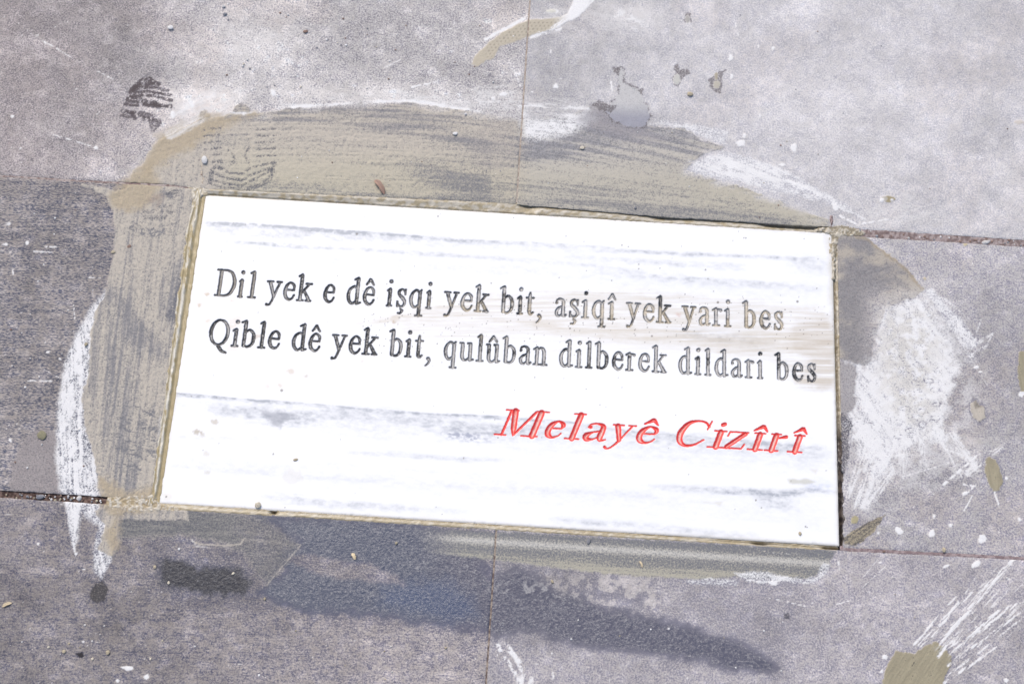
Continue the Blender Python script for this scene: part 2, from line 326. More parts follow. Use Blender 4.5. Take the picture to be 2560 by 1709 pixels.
    # ---- the ring of mortar
    i, m, d = f.poly(MUD_TOP, 1.6, 5, 11, 71, 4)
    if len(i):
        x, y = X[i], Y[i]; v = ring_v(x, y)
        stt = fbm(x/190, v/7, 72, 5); sfine = fbm(x/120, v/2.6, 73, 2)
        top = ss(520, 600, x) * ss(640, 560, y)
        left = 1 - top
        sl = fbm((x + .12*y)/6, y/120, 74, 4); slf = fbm((x+.12*y)/3, y/70, 75, 2)
        st = stt*top + sl*left; sf = sfine*top + slf*left
        rt = ss(1280, 1340, x)                       # greyer half right of the joint
        thick = ss(.25, .7, st)*.40 + .45 + (sf-.5)*.34 - rt*.04
        thick = thick + left*.04 + ss(560, 470, x)*ss(520, 380, y)*.12
        thick -= .34*np.exp(-(((x-1200)/130)**2 + ((y-445)/60)**2)) * (x < 1228)
        thick += .22*np.exp(-(((x-760)/230)**2 + ((y-420)/50)**2))
        for pts_, w_, am in [([(640,325),(850,330),(1000,365),(1225,440)],20,.22),([(700,285),(850,272),(1000,290),(1100,318),(1230,372)],22,-.2),([(540,400),(700,415),(900,430),(1080,472)],32,.25),
                             ([(1040,430),(1130,450),(1230,480)],36,-.24),([(640,482),(900,494),(1190,512)],10,-.3),([(1310,375),(1450,335),(1600,335),(1720,365)],30,-.3),
                             ([(1310,425),(1500,425),(1700,450),(1900,500),(2070,560)],22,.34),([(1310,480),(1500,500),(1650,512)],12,.1),([(1400,500),(1640,522),(1800,533),(1960,552)],10,-.34),([(1600,345),(1700,385),(1760,430)],16,.2),
                             ([(1310,395),(1430,385)],10,-.2)]:
            p_ = np.array(pts_, float); yc = np.interp(x, p_[:, 0], p_[:, 1])
            thick += am*top*np.exp(-((y-yc)/w_)**2)*ss(p_[0, 0]-60, p_[0, 0]+30, x)*ss(p_[-1, 0]+60, p_[-1, 0]-30, x)
        thick -= left*.34*np.exp(-(np.minimum(seg_dist(x, y, 285, 740, 0, 345, 830, 0), seg_dist(x, y, 330, 830, 0, 400, 880, 0))/26)**2)
        thick -= left*.25*np.exp(-(seg_dist(x, y, 445, 660, 0, 425, 830, 0)/20)**2)
        low = np.exp(-((y - (478+.065*(x-500)))/14)**2) * top          # darker along the plaque
        thick -= low*.25*ss(650, 800, x)
        dk = np.exp(-((x-(278 + .02*y))/45)**2) * ss(760, 830, y)      # grey band down the left arc
        thick -= dk*.26
        tk = ss(.25, .72, thick + .12*(fbm(x/26, y/22, 70, 3)-.5))[:, None]
        gold = (ss(330, 430, y + .04*(1050-x))*ss(1500, 900, x) + ss(1600, 1900, x)*.6*ss(380, 470, y))*top
        film = srgb(164, 160, 159)*(1-rt)[:, None] + srgb(168, 166, 169)*rt[:, None]
        c = film*(1-tk) + (TAN*(1-rt)[:, None] + srgb(210, 203, 192)*rt[:, None])*tk
        c = c*(1-gold[:, None]*.5) + srgb(212, 203, 180)*gold[:, None]*.5*(.5+tk*.5) + c*gold[:, None]*.5*(.5-tk*.5)
        lowc = ss(360, 470, y)*top
        c = c*(1-lowc*.4)[:, None] + srgb(196, 188, 162)*(lowc*.4)[:, None]
        stn = srgb(134, 133, 136)
        m = m*(1 - .75*np.exp(-(d/13)**2)*top*ss(.35, .6, fbm(x/60, y/20, 69, 3))); f.put(i, m, over=c, stone=stn, cov=np.clip(.48 + .5*(thick-.2) + .5*(fbm(x/5.2, y/5.2, 76, 2)-.5), .15, .95), wet=.35, fid=1, an=0)
        rel = (fbm(x/5.2, y/5.2, 76, 2)-.5)*.6 + (fbm(x/13, y/13, 77, 2)-.5)*.25 + (sf-.5)*.5
        edge = np.exp(-((d-4)/4)**2)
        f.h[i] = f.h[i]*(1-m) + m*(.22 + rel*(1-rt*.6) + .22*edge)
        f.put(i, m*edge*.4*left, cov=.9)
    # tan tongues at the left joint and low left corner, thicker
    for pts, sd_ in [([(262,495),(330,430),(372,400),(400,470),(370,520),(300,530)],78),([(250,1190),(320,1225),(395,1215),(400,1272),(300,1290),(296,1370),(280,1385),(262,1330),(284,1290),(252,1262)],79),
                     ([(400,330),(520,290),(640,285),(560,320),(430,400),(360,440),(370,390)],80)]:
        i, m, d = f.poly(pts, 14, 14, 16, sd_)
        f.put(i, m*.75, over=srgb(192,174,143), cov=.9); 
        if len(i): f.h[i] += m*.25*fbm(X[i]/8, Y[i]/8, 81, 3)
    # dark block beside the upper joint, lime patch and lime rim of the ring
    i, m, d = f.poly([(1175,345),(1225,300),(1290,300),(1285,420),(1190,420)], 8, 14, 14, 82); f.put(i, m*.35, over=srgb(196,186,176), cov=.7)
    lime([(1306,292),(1350,300),(1440,285),(1475,275),(1490,300),(1440,330),(1390,345),(1330,352),(1306,340)], 83, .1, 14, 8, 60, 6, .5, 1.05, 21, th=.6)
    i, m, d = f.poly([(1478,262),(1540,272),(1625,295),(1616,325),(1660,350),(1560,350),(1470,320),(1440,300)], 18, 8, 12, 84); f.put(i, m*.7, over=srgb(158,154,160), cov=.8, stone=srgb(124,120,124))
    i, m = f.line([(500,300,3),(575,283,1),(650,283,5),(728,268,4),(850,260,3),(927,255,3),(1011,252,3),(1060,256,5),(1195,277,4),(1298,292,4)], 3, 4, 10, 85)
    if len(i): f.put(i, m*ss(.35,.6,fbm(X[i]/50,Y[i]/20,86,3)), over=LIME, cov=.9)
    for a, b, w, k in [((1040,246),(1310,262),4,.5),((1300,262),(1470,272),6,.9),((1310,282),(1440,290),6,.7),((1200,255),(1290,262),5,.5),((1610,300),(1820,330),7,.5),((1380,245),(1450,262),4,.7),
                       ((425,338),(505,300),12,.6),((470,260),(535,240),10,.6),((430,290),(470,270),6,.7)]:
        i, m = f.line([(*a, w), (*b, w*.6)], 4, 4, 8, 87)
        if len(i):
            u, v = rotc(X[i], Y[i], math.atan2(b[1]-a[1], b[0]-a[0])); f.put(i, m*k*ss(.3,.65,fbm(u/50, v/2.6, 88, 3)), over=LIME, cov=.9)
    # ---- right triangle
    i, m, d = f.poly(MUD_RIGHT, 2.5, 7, 14, 91)
    if len(i):
        x, y = X[i], Y[i]; n = fbm(x/60, y/40, 92, 4); n2 = fbm(x/7, y/7, 93, 3)
        dark = ss(.42, .74, n + .2*np.exp(-((x-2125)/50)**2))
        fade = ss(690, 770, y)*ss(2130, 2200, x)
        dk2 = dark[:, None]; f.put(i, m*(1-fade*.6), over=srgb(196, 186, 172)*(1-dk2) + srgb(163, 159, 158)*dk2, stone=srgb(136,132,134), cov=np.clip(.82 - .2*dark + (n2-.5)*.5, .3, .95), wet=.25, fid=2)
        f.h[i] += m*(.15 + (n2-.5)*.3)
        f.put(i, m*np.exp(-((d-3)/4)**2)*.6*ss(740, 700, y), over=srgb(176,158,128), cov=.9)
    # boot tread ovals, right
    rr = random.Random(5)
    spots = [(2150+40*k+rr.uniform(-8,8), 650+32*j+14*(k % 2)+k*8+rr.uniform(-6,6), .55) for k in range(4) for j in range(4)]
    spots += [(2262+rr.uniform(-6,6)+26*(j % 2), 890+22*j, .5) for j in range(9)] + [(2300,948,.8),(2342,1010,.9),(2305,1028,.9),(2340,1045,.8),(2306,1060,.8),(2276,1076,.9),(2245,1090,.7),(2322,952,.8),(2274,1040,.6),(2338,974,.6),(2247,1056,.5),(2330,1080,.5)]
    for (x, y, k) in spots:
        i = f.box(x-16, y-12, x+16, y+12)
        if len(i):
            q = np.hypot((X[i]-x)/rr.uniform(9,12), (Y[i]-y)/rr.uniform(5,7)); ring = np.exp(-((q-1)/.28)**2) * (fbm(X[i]/5, Y[i]/5, 95, 2) > .38)
            f.put(i, ring*k, cov=.3); f.h[i] -= ring*.15*k
    # ---- shoe prints pressed in the mortar (stone shows through)
    def bar(pts, w, k=.85, dh=-.3, seed=101, wear=.38):
        k = k*.72
        i, m = f.line([(px, py, w) for px, py in pts], 1.3, 1.6, 5, seed)
        if len(i):
            m = m * ss(wear-.12, wear+.08, fbm(X[i]/5, Y[i]/5, seed+1, 3))
            f.put(i, m*k, cov=.12, dh=dh, stone=srgb(88, 90, 98))
    Z = lambda pts: [(a/2.61, b/2.61) for a, b in pts]
    for y in (840, 882, 926, 970): bar(Z([(1335, y+8), (1440, y-4)]), 2.4)
    for y in (845, 887, 930, 972, 1018): bar(Z([(1672, y+4), (1800, y-2)]), 2.2)
    bar(Z([(1395,1012),(1445,1005)]), 2.6); bar(Z([(1395,1060),(1450,1055)]), 4); bar(Z([(1400,1092),(1450,1100)]), 4)
    bar(Z([(1490,985),(1525,1010),(1530,1045),(1510,1078)]), 3); bar(Z([(1625,968),(1600,1000),(1600,1030),(1622,1062)]), 3)
    bar(Z([(1430,1092),(1500,1130),(1575,1135),(1660,1090),(1785,1062)]), 3.2)
    bar(Z([(1385,1130),(1480,1165),(1575,1178),(1660,1135),(1760,1100)]), 3.2)
    bar(Z([(1375,1175),(1480,1200),(1580,1212),(1680,1160),(1775,1110)]), 3.2)
    bar(Z([(1370,1200),(1460,1225),(1600,1232)]), 3); bar(Z([(1620,1232),(1700,1212),(1765,1165),(1795,1070)]), 5.5)
    bar(Z([(1385,1110),(1370,1190)]), 6, seed=103)
    for a in ([(945,1385),(995,1380)],[(945,1420),(990,1430)],[(1035,1350),(1110,1340)],[(1035,1380),(1115,1385)],[(1020,1425),(1085,1415)],[(1095,1260),(1150,1250)],[(1100,1275),(1140,1275)]): bar(Z(a), 5.5, .75, wear=.45)
    for k in range(5): bar([(318+k*6, 578-k*7), (344+k*6, 592-k*6)], 2.0, .6, seed=105+k, wear=.45)
    i, m = f.line([(330,566,6),(365,582,10),(398,584,12),(425,566,8)], 4, 6, 7, 112); 
    if len(i): f.put(i, m*ss(.42,.6,fbm(X[i]/6,Y[i]/5,113,3))*.9, cov=.1, dh=-.15)
    i, m = f.line([(400,480,6),(425,490,9)], 4, 5, 7, 114); 
    if len(i): f.put(i, m*ss(.42,.6,fbm(X[i]/6,Y[i]/5,115,3))*.8, cov=.1)
    for pts in ([(330,1015),(385,1035)],[(305,1050),(395,1075)],[(300,1070),(388,1100)],[(280,1090),(380,1125)],[(295,1120),(360,1140)],[(330,1140),(390,1135)],[(300,1165),(350,1175)]):
        i, m = f.line([(*pts[0],6),(*pts[1],7)], 4, 5, 7, 116)
        if len(i): u, v = rotc(X[i],Y[i],.25); f.put(i, m*ss(.46,.6,fbm(u/14,v/4,117,3))*.9, cov=.08, dh=-.15)
    i, m = f.line([(452,690,4),(445,740,9),(430,790,12),(425,800,5)], 5, 6, 8, 118); f.put(i, m*.6, cov=.15, stone=srgb(90,94,108))
    i, m = f.line([(400,1045,3),(396,1140,3),(392,1210,2)], 2, 3, 6, 119); f.put(i, m*.7, over=srgb(220,215,208), cov=.8)
    i, m = f.line([(375,500,8),(405,490,8),(390,520,4)], 6, 8, 8, 120); f.put(i, m*.4, over=srgb(140,118,110), cov=.8)
    # corner of a trowel stroke on the left arc
    i, m = f.line([(272,722,3),(320,765,4),(380,845,5)], 5, 4, 8, 121); f.put(i, m*.45, cov=.3)
    # ---- brown print on the bare slab
    def br(pts, w, k=.85):
        i, m = f.line([(a, b, w*1.15) for a, b in Z(pts)], 1.6, 1.8, 5, 131)
        if len(i): f.put(i, np.minimum(m*1.1,1)*k*ss(.18,.42,fbm(X[i]/6,Y[i]/6,132,3)), stone=srgb(92,82,83), cov=.06, fid=15, th=.4)
    br([(850,600),(885,560),(930,525),(975,515),(1000,535),(1035,550)], 5); br([(870,585),(930,555),(985,545)], 6)
    br([(945,575),(1005,570),(1095,590)], 3); br([(880,605),(960,595),(1040,610),(1115,622)], 3.2); br([(850,628),(930,622)], 3.4); br([(960,622),(1040,635),(1120,655)], 3.2)
    br([(830,655),(900,665)], 3.6); br([(815,680),(895,690)], 3.2); br([(830,640),(920,640)], 3)
    br([(940,665),(1010,675)], 6); br([(1010,682),(1112,695)], 4.4); br([(940,685),(1040,695)], 4)
    br([(795,725),(880,735)], 4); br([(860,740),(880,770)], 5); br([(790,750),(850,765)], 3.4, .7); br([(915,745),(1000,762)], 6.5, .75); br([(940,775),(1035,790)], 5, .7); br([(985,800),(1000,850),(1040,800)], 5, .6)
    # ---- dried streak at the top
    i, m, d = f.poly(STREAK, 2, 3, 9, 141)
    if len(i):
        x, y = X[i], Y[i]; k = ss(1370, 1430, x - (y-40)*.3)[:, None]
        f.put(i, m, over=srgb(210, 199, 178)*(1-k) + LIME*k, cov=.97, fid=10, h=.35 + .1*fbm(x/9, y/9, 142, 2), an=0, wet=.1)
        u, v = rotc(x-1240, y-110, -.42); gu = (u/9.5) % 1 - .5; gv = ((v + (np.floor(u/9.5) % 2)*4)/8.5) % 1 - .5
        dots = ss(.3, .18, np.hypot(gu, gv)) * ss(3, 9, d) * ss(1205, 1225, x) * (k[:, 0] < .4)
        f.put(i, dots*.55, stone=srgb(110,108,104), over=srgb(138,134,124), cov=.8, dh=-.2)
    for a, b, w in [((1215,98),(1310,46),4),((1330,92),(1400,70),5),((1380,72),(1430,40),5),((1458,26),(1482,2),4),((1448,30),(1480,-10),3),((1370,28),(1392,28),4)]:
        i, m = f.line([(*a, w), (*b, w)], 2, 3, 6, 143)
        if len(i): u, v = rotc(X[i], Y[i], math.atan2(b[1]-a[1], b[0]-a[0])); f.put(i, m*ss(.3,.5,fbm(u/30, v/3, 144, 3)), over=LIME, cov=.95)
    i, m, d = f.poly([(1535,45),(1550,20),(1580,15),(1570,35),(1610,55),(1620,72),(1590,80),(1560,60),(1545,52)], 6, 10, 10, 145); 
    if len(i): f.put(i, m*.7*ss(.35,.6,fbm(X[i]/14,Y[i]/6,146,3)), over=LIME, cov=.85)
    i, m, d = f.poly([(1560,80),(1590,68),(1602,85),(1580,98)], 8, 5, 8, 147); f.put(i, m*.4, cov=.3)
    # ---- splash and splats on the upper right slab
    i, m, d = f.poly([(1540,180),(1552,168),(1562,178),(1556,205),(1575,212),(1602,226),(1606,240),(1616,262),(1627,293),(1612,315),(1575,318),(1530,300),(1512,278),(1530,258),(1546,236),(1550,212)], 2, 5, 8, 161)
    if len(i):
        g_ = ss(300, 250, Y[i])[:, None]; f.put(i, m*.9, over=(srgb(216,214,212)*g_ + srgb(172,172,182)*(1-g_))*(.94+.14*fbm(X[i]/9, Y[i]/9, 159, 3))[:, None], stone=srgb(150,148,154), cov=.85, fid=16, h=.06)
        rim = np.exp(-((d+1)/3)**2) * ss(.44, .56, fbm(X[i]/9, Y[i]/9, 162, 3)); f.put(i, rim*.8, cov=.2, stone=srgb(112,104,106))
    for pts, s_ in [([(1478,262),(1500,250),(1525,262),(1545,262),(1530,282),(1500,276)],163),([(1530,170),(1552,166),(1548,190),(1536,184)],164),([(1595,225),(1608,222),(1605,240)],165),([(1772,198),(1785,190),(1800,178),(1815,175),(1805,190),(1806,215),(1803,235),(1788,230),(1774,218)],166),
                    ([(1682,166),(1695,160),(1700,175),(1718,172),(1728,184),(1712,190),(1702,206),(1696,220),(1684,212),(1680,195),(1690,182)],167),([(1708,50),(1715,34),(1726,32),(1730,55),(1712,60)],168)]:
        i, m, d = f.poly(pts, 2, 4, 7, s_); f.put(i, m*.8, cov=.2, stone=srgb(116,108,108), wet=.2)
    for x, y, a, b, c in [(1692,199,9,13,(216,214,206)),(1792,212,9,11,(206,198,182)),(1791,190,5,10,(190,180,160)),(1719,48,6,9,(190,186,180)),(1378,28,13,5,(240,236,222)),(2223,498,15,8,(172,160,128)),(2548,306,14,6,(225,216,206)),
                          (2210,497,10,6,(205,198,186)),(2413,610,6,5,(220,205,170)),(2312,696,5,4,(215,200,170)),(2137,1299,9,11,(186,176,138))]:
        i, m, d = f.poly([(x+a*math.cos(t), y+b*math.sin(t)) for t in np.linspace(0, 2*math.pi, 12)[:-1]], 1.5, 2.5, 6, 170+int(x) % 50)
        f.put(i, m, over=srgb(*c), cov=.96, h=.3, wet=.2)
    # ---- mortar patches on the right
    def patch(pts, fid, ang, c, seed, streaks=True):
        i, m, d = f.poly(pts, 1.4, 5, 9, seed, 4)
        if not len(i): return
        u, v = rotc(X[i], Y[i], ang); st = fbm(u/40, v/4, seed+1, 4) if streaks else fbm(X[i]/8, Y[i]/8, seed+1, 4)
        f.put(i, m, over=c*(.75+.5*st)[:, None], stone=srgb(110,104,92), cov=np.clip(.98-.5*ss(.62,.8,st), 0, 1), fid=fid, h=.45+.35*(st-.5), wet=.25, an=0)
        f.put(i, np.exp(-((d+3)/3)**2)*.6, cov=.2)
    patch([(2203,1740),(2212,1672),(2228,1642),(2240,1626),(2290,1632),(2305,1618),(2322,1612),(2340,1600),(2362,1618),(2380,1640),(2376,1660),(2362,1690),(2352,1740)], 11, -1.0, OLIVE*1.12, 181)
    patch([(2462,1152),(2474,1140),(2490,1148),(2498,1165),(2504,1188),(2509,1204),(2496,1226),(2486,1230),(2470,1205),(2460,1178)], 12, 1.4, OLIVE*1.15, 183)
    patch([(2425,1008),(2440,1000),(2462,1024),(2466,1042),(2450,1054),(2430,1040)], 13, 1.2, TAN, 185)
    patch([(2548,880),(2600,870),(2610,980),(2552,978),(2544,930)], 14, 1.4, OLIVE*1.1, 187)
    patch([(2468,1336+0),(2470,1337),(2471,1336)], 14, 0, TAN, 189)
    i, m = f.line([(2430,985,2),(2442,1010,9),(2452,1010,6)], 4, 5, 8, 190); f.put(i, m*.5, over=srgb(120,112,104), cov=.5)
    i, m, d = f.poly([(2106,1345),(2140,1322),(2180,1300),(2213,1286),(2196,1312),(2175,1340),(2140,1362),(2110,1362)], 2, 5, 8, 191)
    if len(i): u, v = rotc(X[i], Y[i], -.62); st = fbm(u/40, v/4, 192, 4); f.put(i, m, over=srgb(184,172,146), stone=srgb(104,100,100), cov=np.clip(.25+1.1*(st-.25),.1,.95), fid=17)
    i, m, d = f.poly([(2118,1292),(2150,1285),(2158,1310),(2135,1325),(2118,1320)], 3, 5, 8, 193); f.put(i, m*.5, cov=.25); 
    i, m, d = f.poly([(2128,1296),(2140,1290),(2147,1294),(2142,1306),(2128,1309)], 1.5, 1, 6, 194); f.put(i, m, over=srgb(190,180,142), cov=.95)
    # ---- white scratches
    rs = random.Random(3)
    ln = [((2285,1612),(2390,1490)),((2300,1612),(2440,1470)),((2312,1600),(2420,1475)),((2330,1590),(2440,1440)),((2350,1605),(2530,1400)),((2375,1630),(2545,1500)),((2370,1660),(2550,1530)),((2365,1690),(2560,1540)),((2362,1705),(2500,1610)),((2400,1600),(2540,1510)),((2430,1490),(2550,1385)),((2360,1620),(2450,1560)),((2440,1570),(2560,1500)),((2345,1640),(2440,1520))]
    for a, b in ln:
        w = rs.uniform(2, 7); mid = ((a[0]+b[0])/2+rs.uniform(-6,6), (a[1]+b[1])/2+rs.uniform(-6,6))
        i, m = f.line([(*a, w), (*mid, w), (*b, w*.4)], 2, 3, 5, 201)
        if len(i): u, v = rotc(X[i], Y[i], -.82); f.put(i, m*ss(.40,.56,fbm(u/22, v/3.2, 202, 3)), over=LIME, cov=.98, fid=18, th=.5, h=.12)
    i, m, d = f.poly([(2330,1600),(2440,1465),(2520,1410),(2560,1420),(2560,1560),(2380,1650)], 20, 20, 30, 203)
    if len(i): u, v = rotc(X[i], Y[i], -.82); f.put(i, m*ss(.58,.72,fbm(u/60, v/3, 204, 3))*.7, over=LIME, cov=.9)
    for a, b, w in [((60,70),(75,80),1),((75,84),(150,125),.9),((112,105),(182,146),1.6),((240,176),(283,199),2),((130,336),(168,348),1.5),((165,346),(240,369),2),((0,478),(30,484),1),((115,617),(142,617),3),((80,628),(131,631),3),((222,693),(250,695),2),((184,760),(187,800),1.5),((232,725),(232,738),1.5),((70,951),(140,952),3),((32,676),(33,686),4),
                      ((150,945),(100,918),1),((1282,165),(1303,222),3),((1528,205),(1530,228),4),((2032,1506),(2014,1520),1),((1920,1492),(2015,1515),2),((1920,1380),(2010,1385),1),((2096,1400),(2098,1422),4),
                      ((2155,1468),(2230,1400),1.4),((2160,1440),(2200,1390),1),((2090,1510),(2125,1500),2),((1700,1340),(1702,1340),1),((2260,1190),(2500,1120),1.4),((2360,1210),(2440,1140),6),((2410,1210),(2440,1215),5),((2410,1240),(2440,1210),4),((2410,1275),(2430,1240),3),((2486,1230),(2500,1270),4),((1838,56),(1846,90),2),((2360,370),(2361,385),1.5),((2360,800),(2300,780),.8),((2085,520),(2083,505),5),
                      ((2100,540),(2140,560),5),((2150,560),(2220,548),4),((960,170),(1000,150),2),((1030,218),(1090,205),4),((1180,225),(1200,215),2)]:
        i, m = f.line([(*a, w*.6), (*b, w*.4)], 1.1, 1.5, 4, 205)
        if len(i): f.put(i, m*ss(.28,.5,fbm(X[i]/8, Y[i]/8, 206, 2)), over=LIME, cov=.95, dh=.1)
    for pts in ([(1237,1611,3),(1262,1612,6),(1280,1630,7),(1298,1655,7),(1310,1682,6),(1330,1700,4)],[(1245,1615,4),(1262,1640,4),(1282,1672,4),(1300,1700,7),(1302,1715,6)],[(1300,1695,5),(1325,1712,6)],[(1382,1680,3),(1383,1692,2)]):
        i, m = f.line(pts, 2, 4, 6, 207)
        if len(i): f.put(i, m*ss(.36,.52,fbm(X[i]/7, Y[i]/7, 208, 3)), over=LIME, cov=.95, fid=19, th=.4, h=.12)
    i, m = f.line([(480,1350,2.5),(500,1360,2),(560,1364,2),(600,1360,2),(612,1345,2)], 1.5, 1.5, 5, 209); f.put(i, m*.8, over=TAN, cov=.85, dh=.2)
    i, m = f.line([(480,1348,3),(490,1364,3),(520,1368,1)], 2, 2, 5, 210); f.put(i, m*.4, over=LIME, cov=.8)
    i, m = f.line([(668,1460,1.5),(752,1362,1.8)], 1.5, 1.5, 5, 211); f.put(i, m*.55, over=TAN, cov=.8, dh=.1)
    i, m = f.line([(600,1348,1.5),(752,1362,1)], 1.5, 1.5, 5, 212); f.put(i, m*.4, over=TAN, cov=.75)
    # ---- lime and mud droplets
    drops = [(683,233,9,11,-.4),(432,287,5,9,0),(480,262,5,8,0),(113,106,4,5,0),(240,369,6,3,.3),(31,291,4,4,0),(51,371,3,3,0),(18,559,8,5,0),(13,610,6,4,0),(68,607,5,5,0),(150,897,3,3,0),(1298,185,4,4,0),(1390,216,7,6,0),(1232,245,4,5,0),(1258,236,10,4,-.1),(1377,129,2,5,0),(1401,197,4,2,0),(1330,230,4,2,.5),(1825,145,5,10,.1),(1897,117,3,4,0),(1932,121,4,6,0),(1829,191,4,5,0),(1861,341,4,5,0),(1851,358,11,8,0),(1984,370,7,12,.2),(1955,412,8,5,0),(1991,462,3,3,0),(1900,288,3,5,0),
             (2246,1326,10,9,.5),(2331,1334,9,9,-.5),(2455,1345,11,10,-.7),(2440,1410,16,9,-.6),(2365,1415,10,4,-.3),(2335,1291,5,6,0),(2376,1312,5,5,0),(2443,1918,3,3,0),(2548,1298,5,6,-.5),(2196,1331,4,3,0),(2413,1232,8,4,-.5),(2440,918,8,4,-.3),(2450,929,5,3,0),(2555,985,8,6,-.3),(2515,1195,4,4,0),(1932,1457,12,4,.1),(2200,1405,4,2,0),(2515,1699,5,6,.8),(2210,1640,8,6,.6),(2205,1677,4,4,0),
             (318,1669,17,6,.15),(367,1691,6,8,.5),(293,1700,5,5,.5),(208,1604,3,4,0),(95,1359,3,3,0),(190,1383,4,3,0),(210,1422,3,2,0),(26,1383,2,2,0),(2204,500,6,4,0),(2230,500,6,4,0),(1672,1570,2,2,0),(887,1600,2,2,0),(1380,1632,2,2,0),(26,1100,4,4,0),(120,880,4,3,0),(2090,517,5,12,0)]
    for k, (x, y, a, b, t) in enumerate(drops):
        c, s = math.cos(t), math.sin(t)
        pts = [(x+a*math.cos(q)*c-b*math.sin(q)*s, y+a*math.cos(q)*s+b*math.sin(q)*c) for q in np.linspace(0, 2*math.pi, 10)[:-1]]
        i, m, d = f.poly(pts, 1.2, 1.2+.55*min(a, b), 3+.5*a, 300+k, 3); f.put(i, m, over=LIME, cov=.97, dh=.25)
    f.cov = np.clip(f.cov, 0, 1)

# ------------------------------------------------------------------ mesh helpers
col = sc.collection
def link(name, me, parent=None, mat=None, **props):
    o = bpy.data.objects.new(name, me); col.objects.link(o)
    if parent is not None: o.parent = parent
    if mat is not None and me is not None: me.materials.append(mat)
    for k, v in props.items():
        if v is not None: o[k] = v
    return o
def empty(name, loc, **props):
    o = link(name, None, **props); o.location = loc; o.empty_display_size = .02; return o
def mesh_np(name, V, Q, attrs=None, smooth=True):
    """V (n,3), Q (m,4) quads; attrs name -> (n,4) colour"""
    me = bpy.data.meshes.new(name); n, m = len(V), len(Q)
    me.vertices.add(n); me.vertices.foreach_set('co', np.ascontiguousarray(V, np.float32).ravel())
    me.loops.add(m*4); me.loops.foreach_set('vertex_index', np.ascontiguousarray(Q, np.int32).ravel())
    me.polygons.add(m); me.polygons.foreach_set('loop_start', np.arange(0, m*4, 4, dtype=np.int32))
    me.polygons.foreach_set('loop_total', np.full(m, 4, np.int32))
    me.polygons.foreach_set('use_smooth', np.full(m, smooth, bool))
    for k, a in (attrs or {}).items():
        at = me.attributes.new(k, 'FLOAT_COLOR', 'POINT'); at.data.foreach_set('color', np.ascontiguousarray(a, np.float32).ravel())
    me.update(); me.validate() if False else None
    return me
def compact(V, Q, attrs):
    used = np.unique(Q); mp = np.full(len(V), -1); mp[used] = np.arange(len(used))
    return V[used], mp[Q], {k: a[used] for k, a in attrs.items()}
def grid_quads(ny, nx):
    i = np.arange(ny*nx).reshape(ny, nx)
    return np.stack([i[1:, :-1], i[1:, 1:], i[:-1, 1:], i[:-1, :-1]], -1).reshape(-1, 4)   # rows run down the plan: this order faces up
def skirt(V, ny, nx, depth, attrs):
    i = np.arange(ny*nx).reshape(ny, nx)
    ring = np.concatenate([i[0, :], i[1:, -1], i[-1, -2::-1], i[-2:0:-1, 0]])
    Vs = V[ring].copy(); Vs[:, 2] -= depth; n = len(V); k = len(ring); a = np.arange(k); b = (a+1) % k
    Q = np.stack([n+k+a, n+k+b, n+b, n+a], -1)          # own vertices along the arris: the edge stays crisp
    return np.vstack([V, Vs, V[ring]]), Q, {kk: np.vstack([v, v[ring], v[ring]]) for kk, v in attrs.items()}
def field_attrs(f):
    n = f.X.size; one = np.ones((n, 1))
    return {'stone': np.hstack([f.stone, one]), 'over': np.hstack([f.over, one]),
            'mask': np.stack([f.cov, np.clip(f.wet, 0, 1), f.an, np.ones(n)], -1)}

# ------------------------------------------------------------------ materials
def nodes(name):
    m = bpy.data.materials.new(name); m.use_nodes = True; nt = m.node_tree
    return m, nt, nt.nodes['Principled BSDF']
def N(nt, t, **kw):
    n = nt.nodes.new(t)
    for k, v in kw.items():
        if hasattr(n, k): setattr(n, k, v)
    return n
def math_(nt, op, a, b=None, c=None, clamp=False):
    n = nt.nodes.new('ShaderNodeMath'); n.operation = op; n.use_clamp = clamp
    for k, v in enumerate((a, b, c)):
        if v is None: continue
        if isinstance(v, (int, float)): n.inputs[k].default_value = v
        else: nt.links.new(v, n.inputs[k])
    return n.outputs[0]
def mixc(nt, fac, a, b):
    n = nt.nodes.new('ShaderNodeMix'); n.data_type = 'RGBA'
    nt.links.new(fac, n.inputs[0]) if not isinstance(fac, float) else setattr(n.inputs[0], 'default_value', fac)
    for k, v in ((6, a), (7, b)):
        if isinstance(v, tuple): n.inputs[k].default_value = v
        else: nt.links.new(v, n.inputs[k])
    return n.outputs[2]
def noise(nt, vec, scale, detail=3, rough=.55):
    n = nt.nodes.new('ShaderNodeTexNoise'); n.inputs['Scale'].default_value = scale
    n.inputs['Detail'].default_value = detail; n.inputs['Roughness'].default_value = rough
    nt.links.new(vec, n.inputs['Vector']); return n.outputs['Fac']

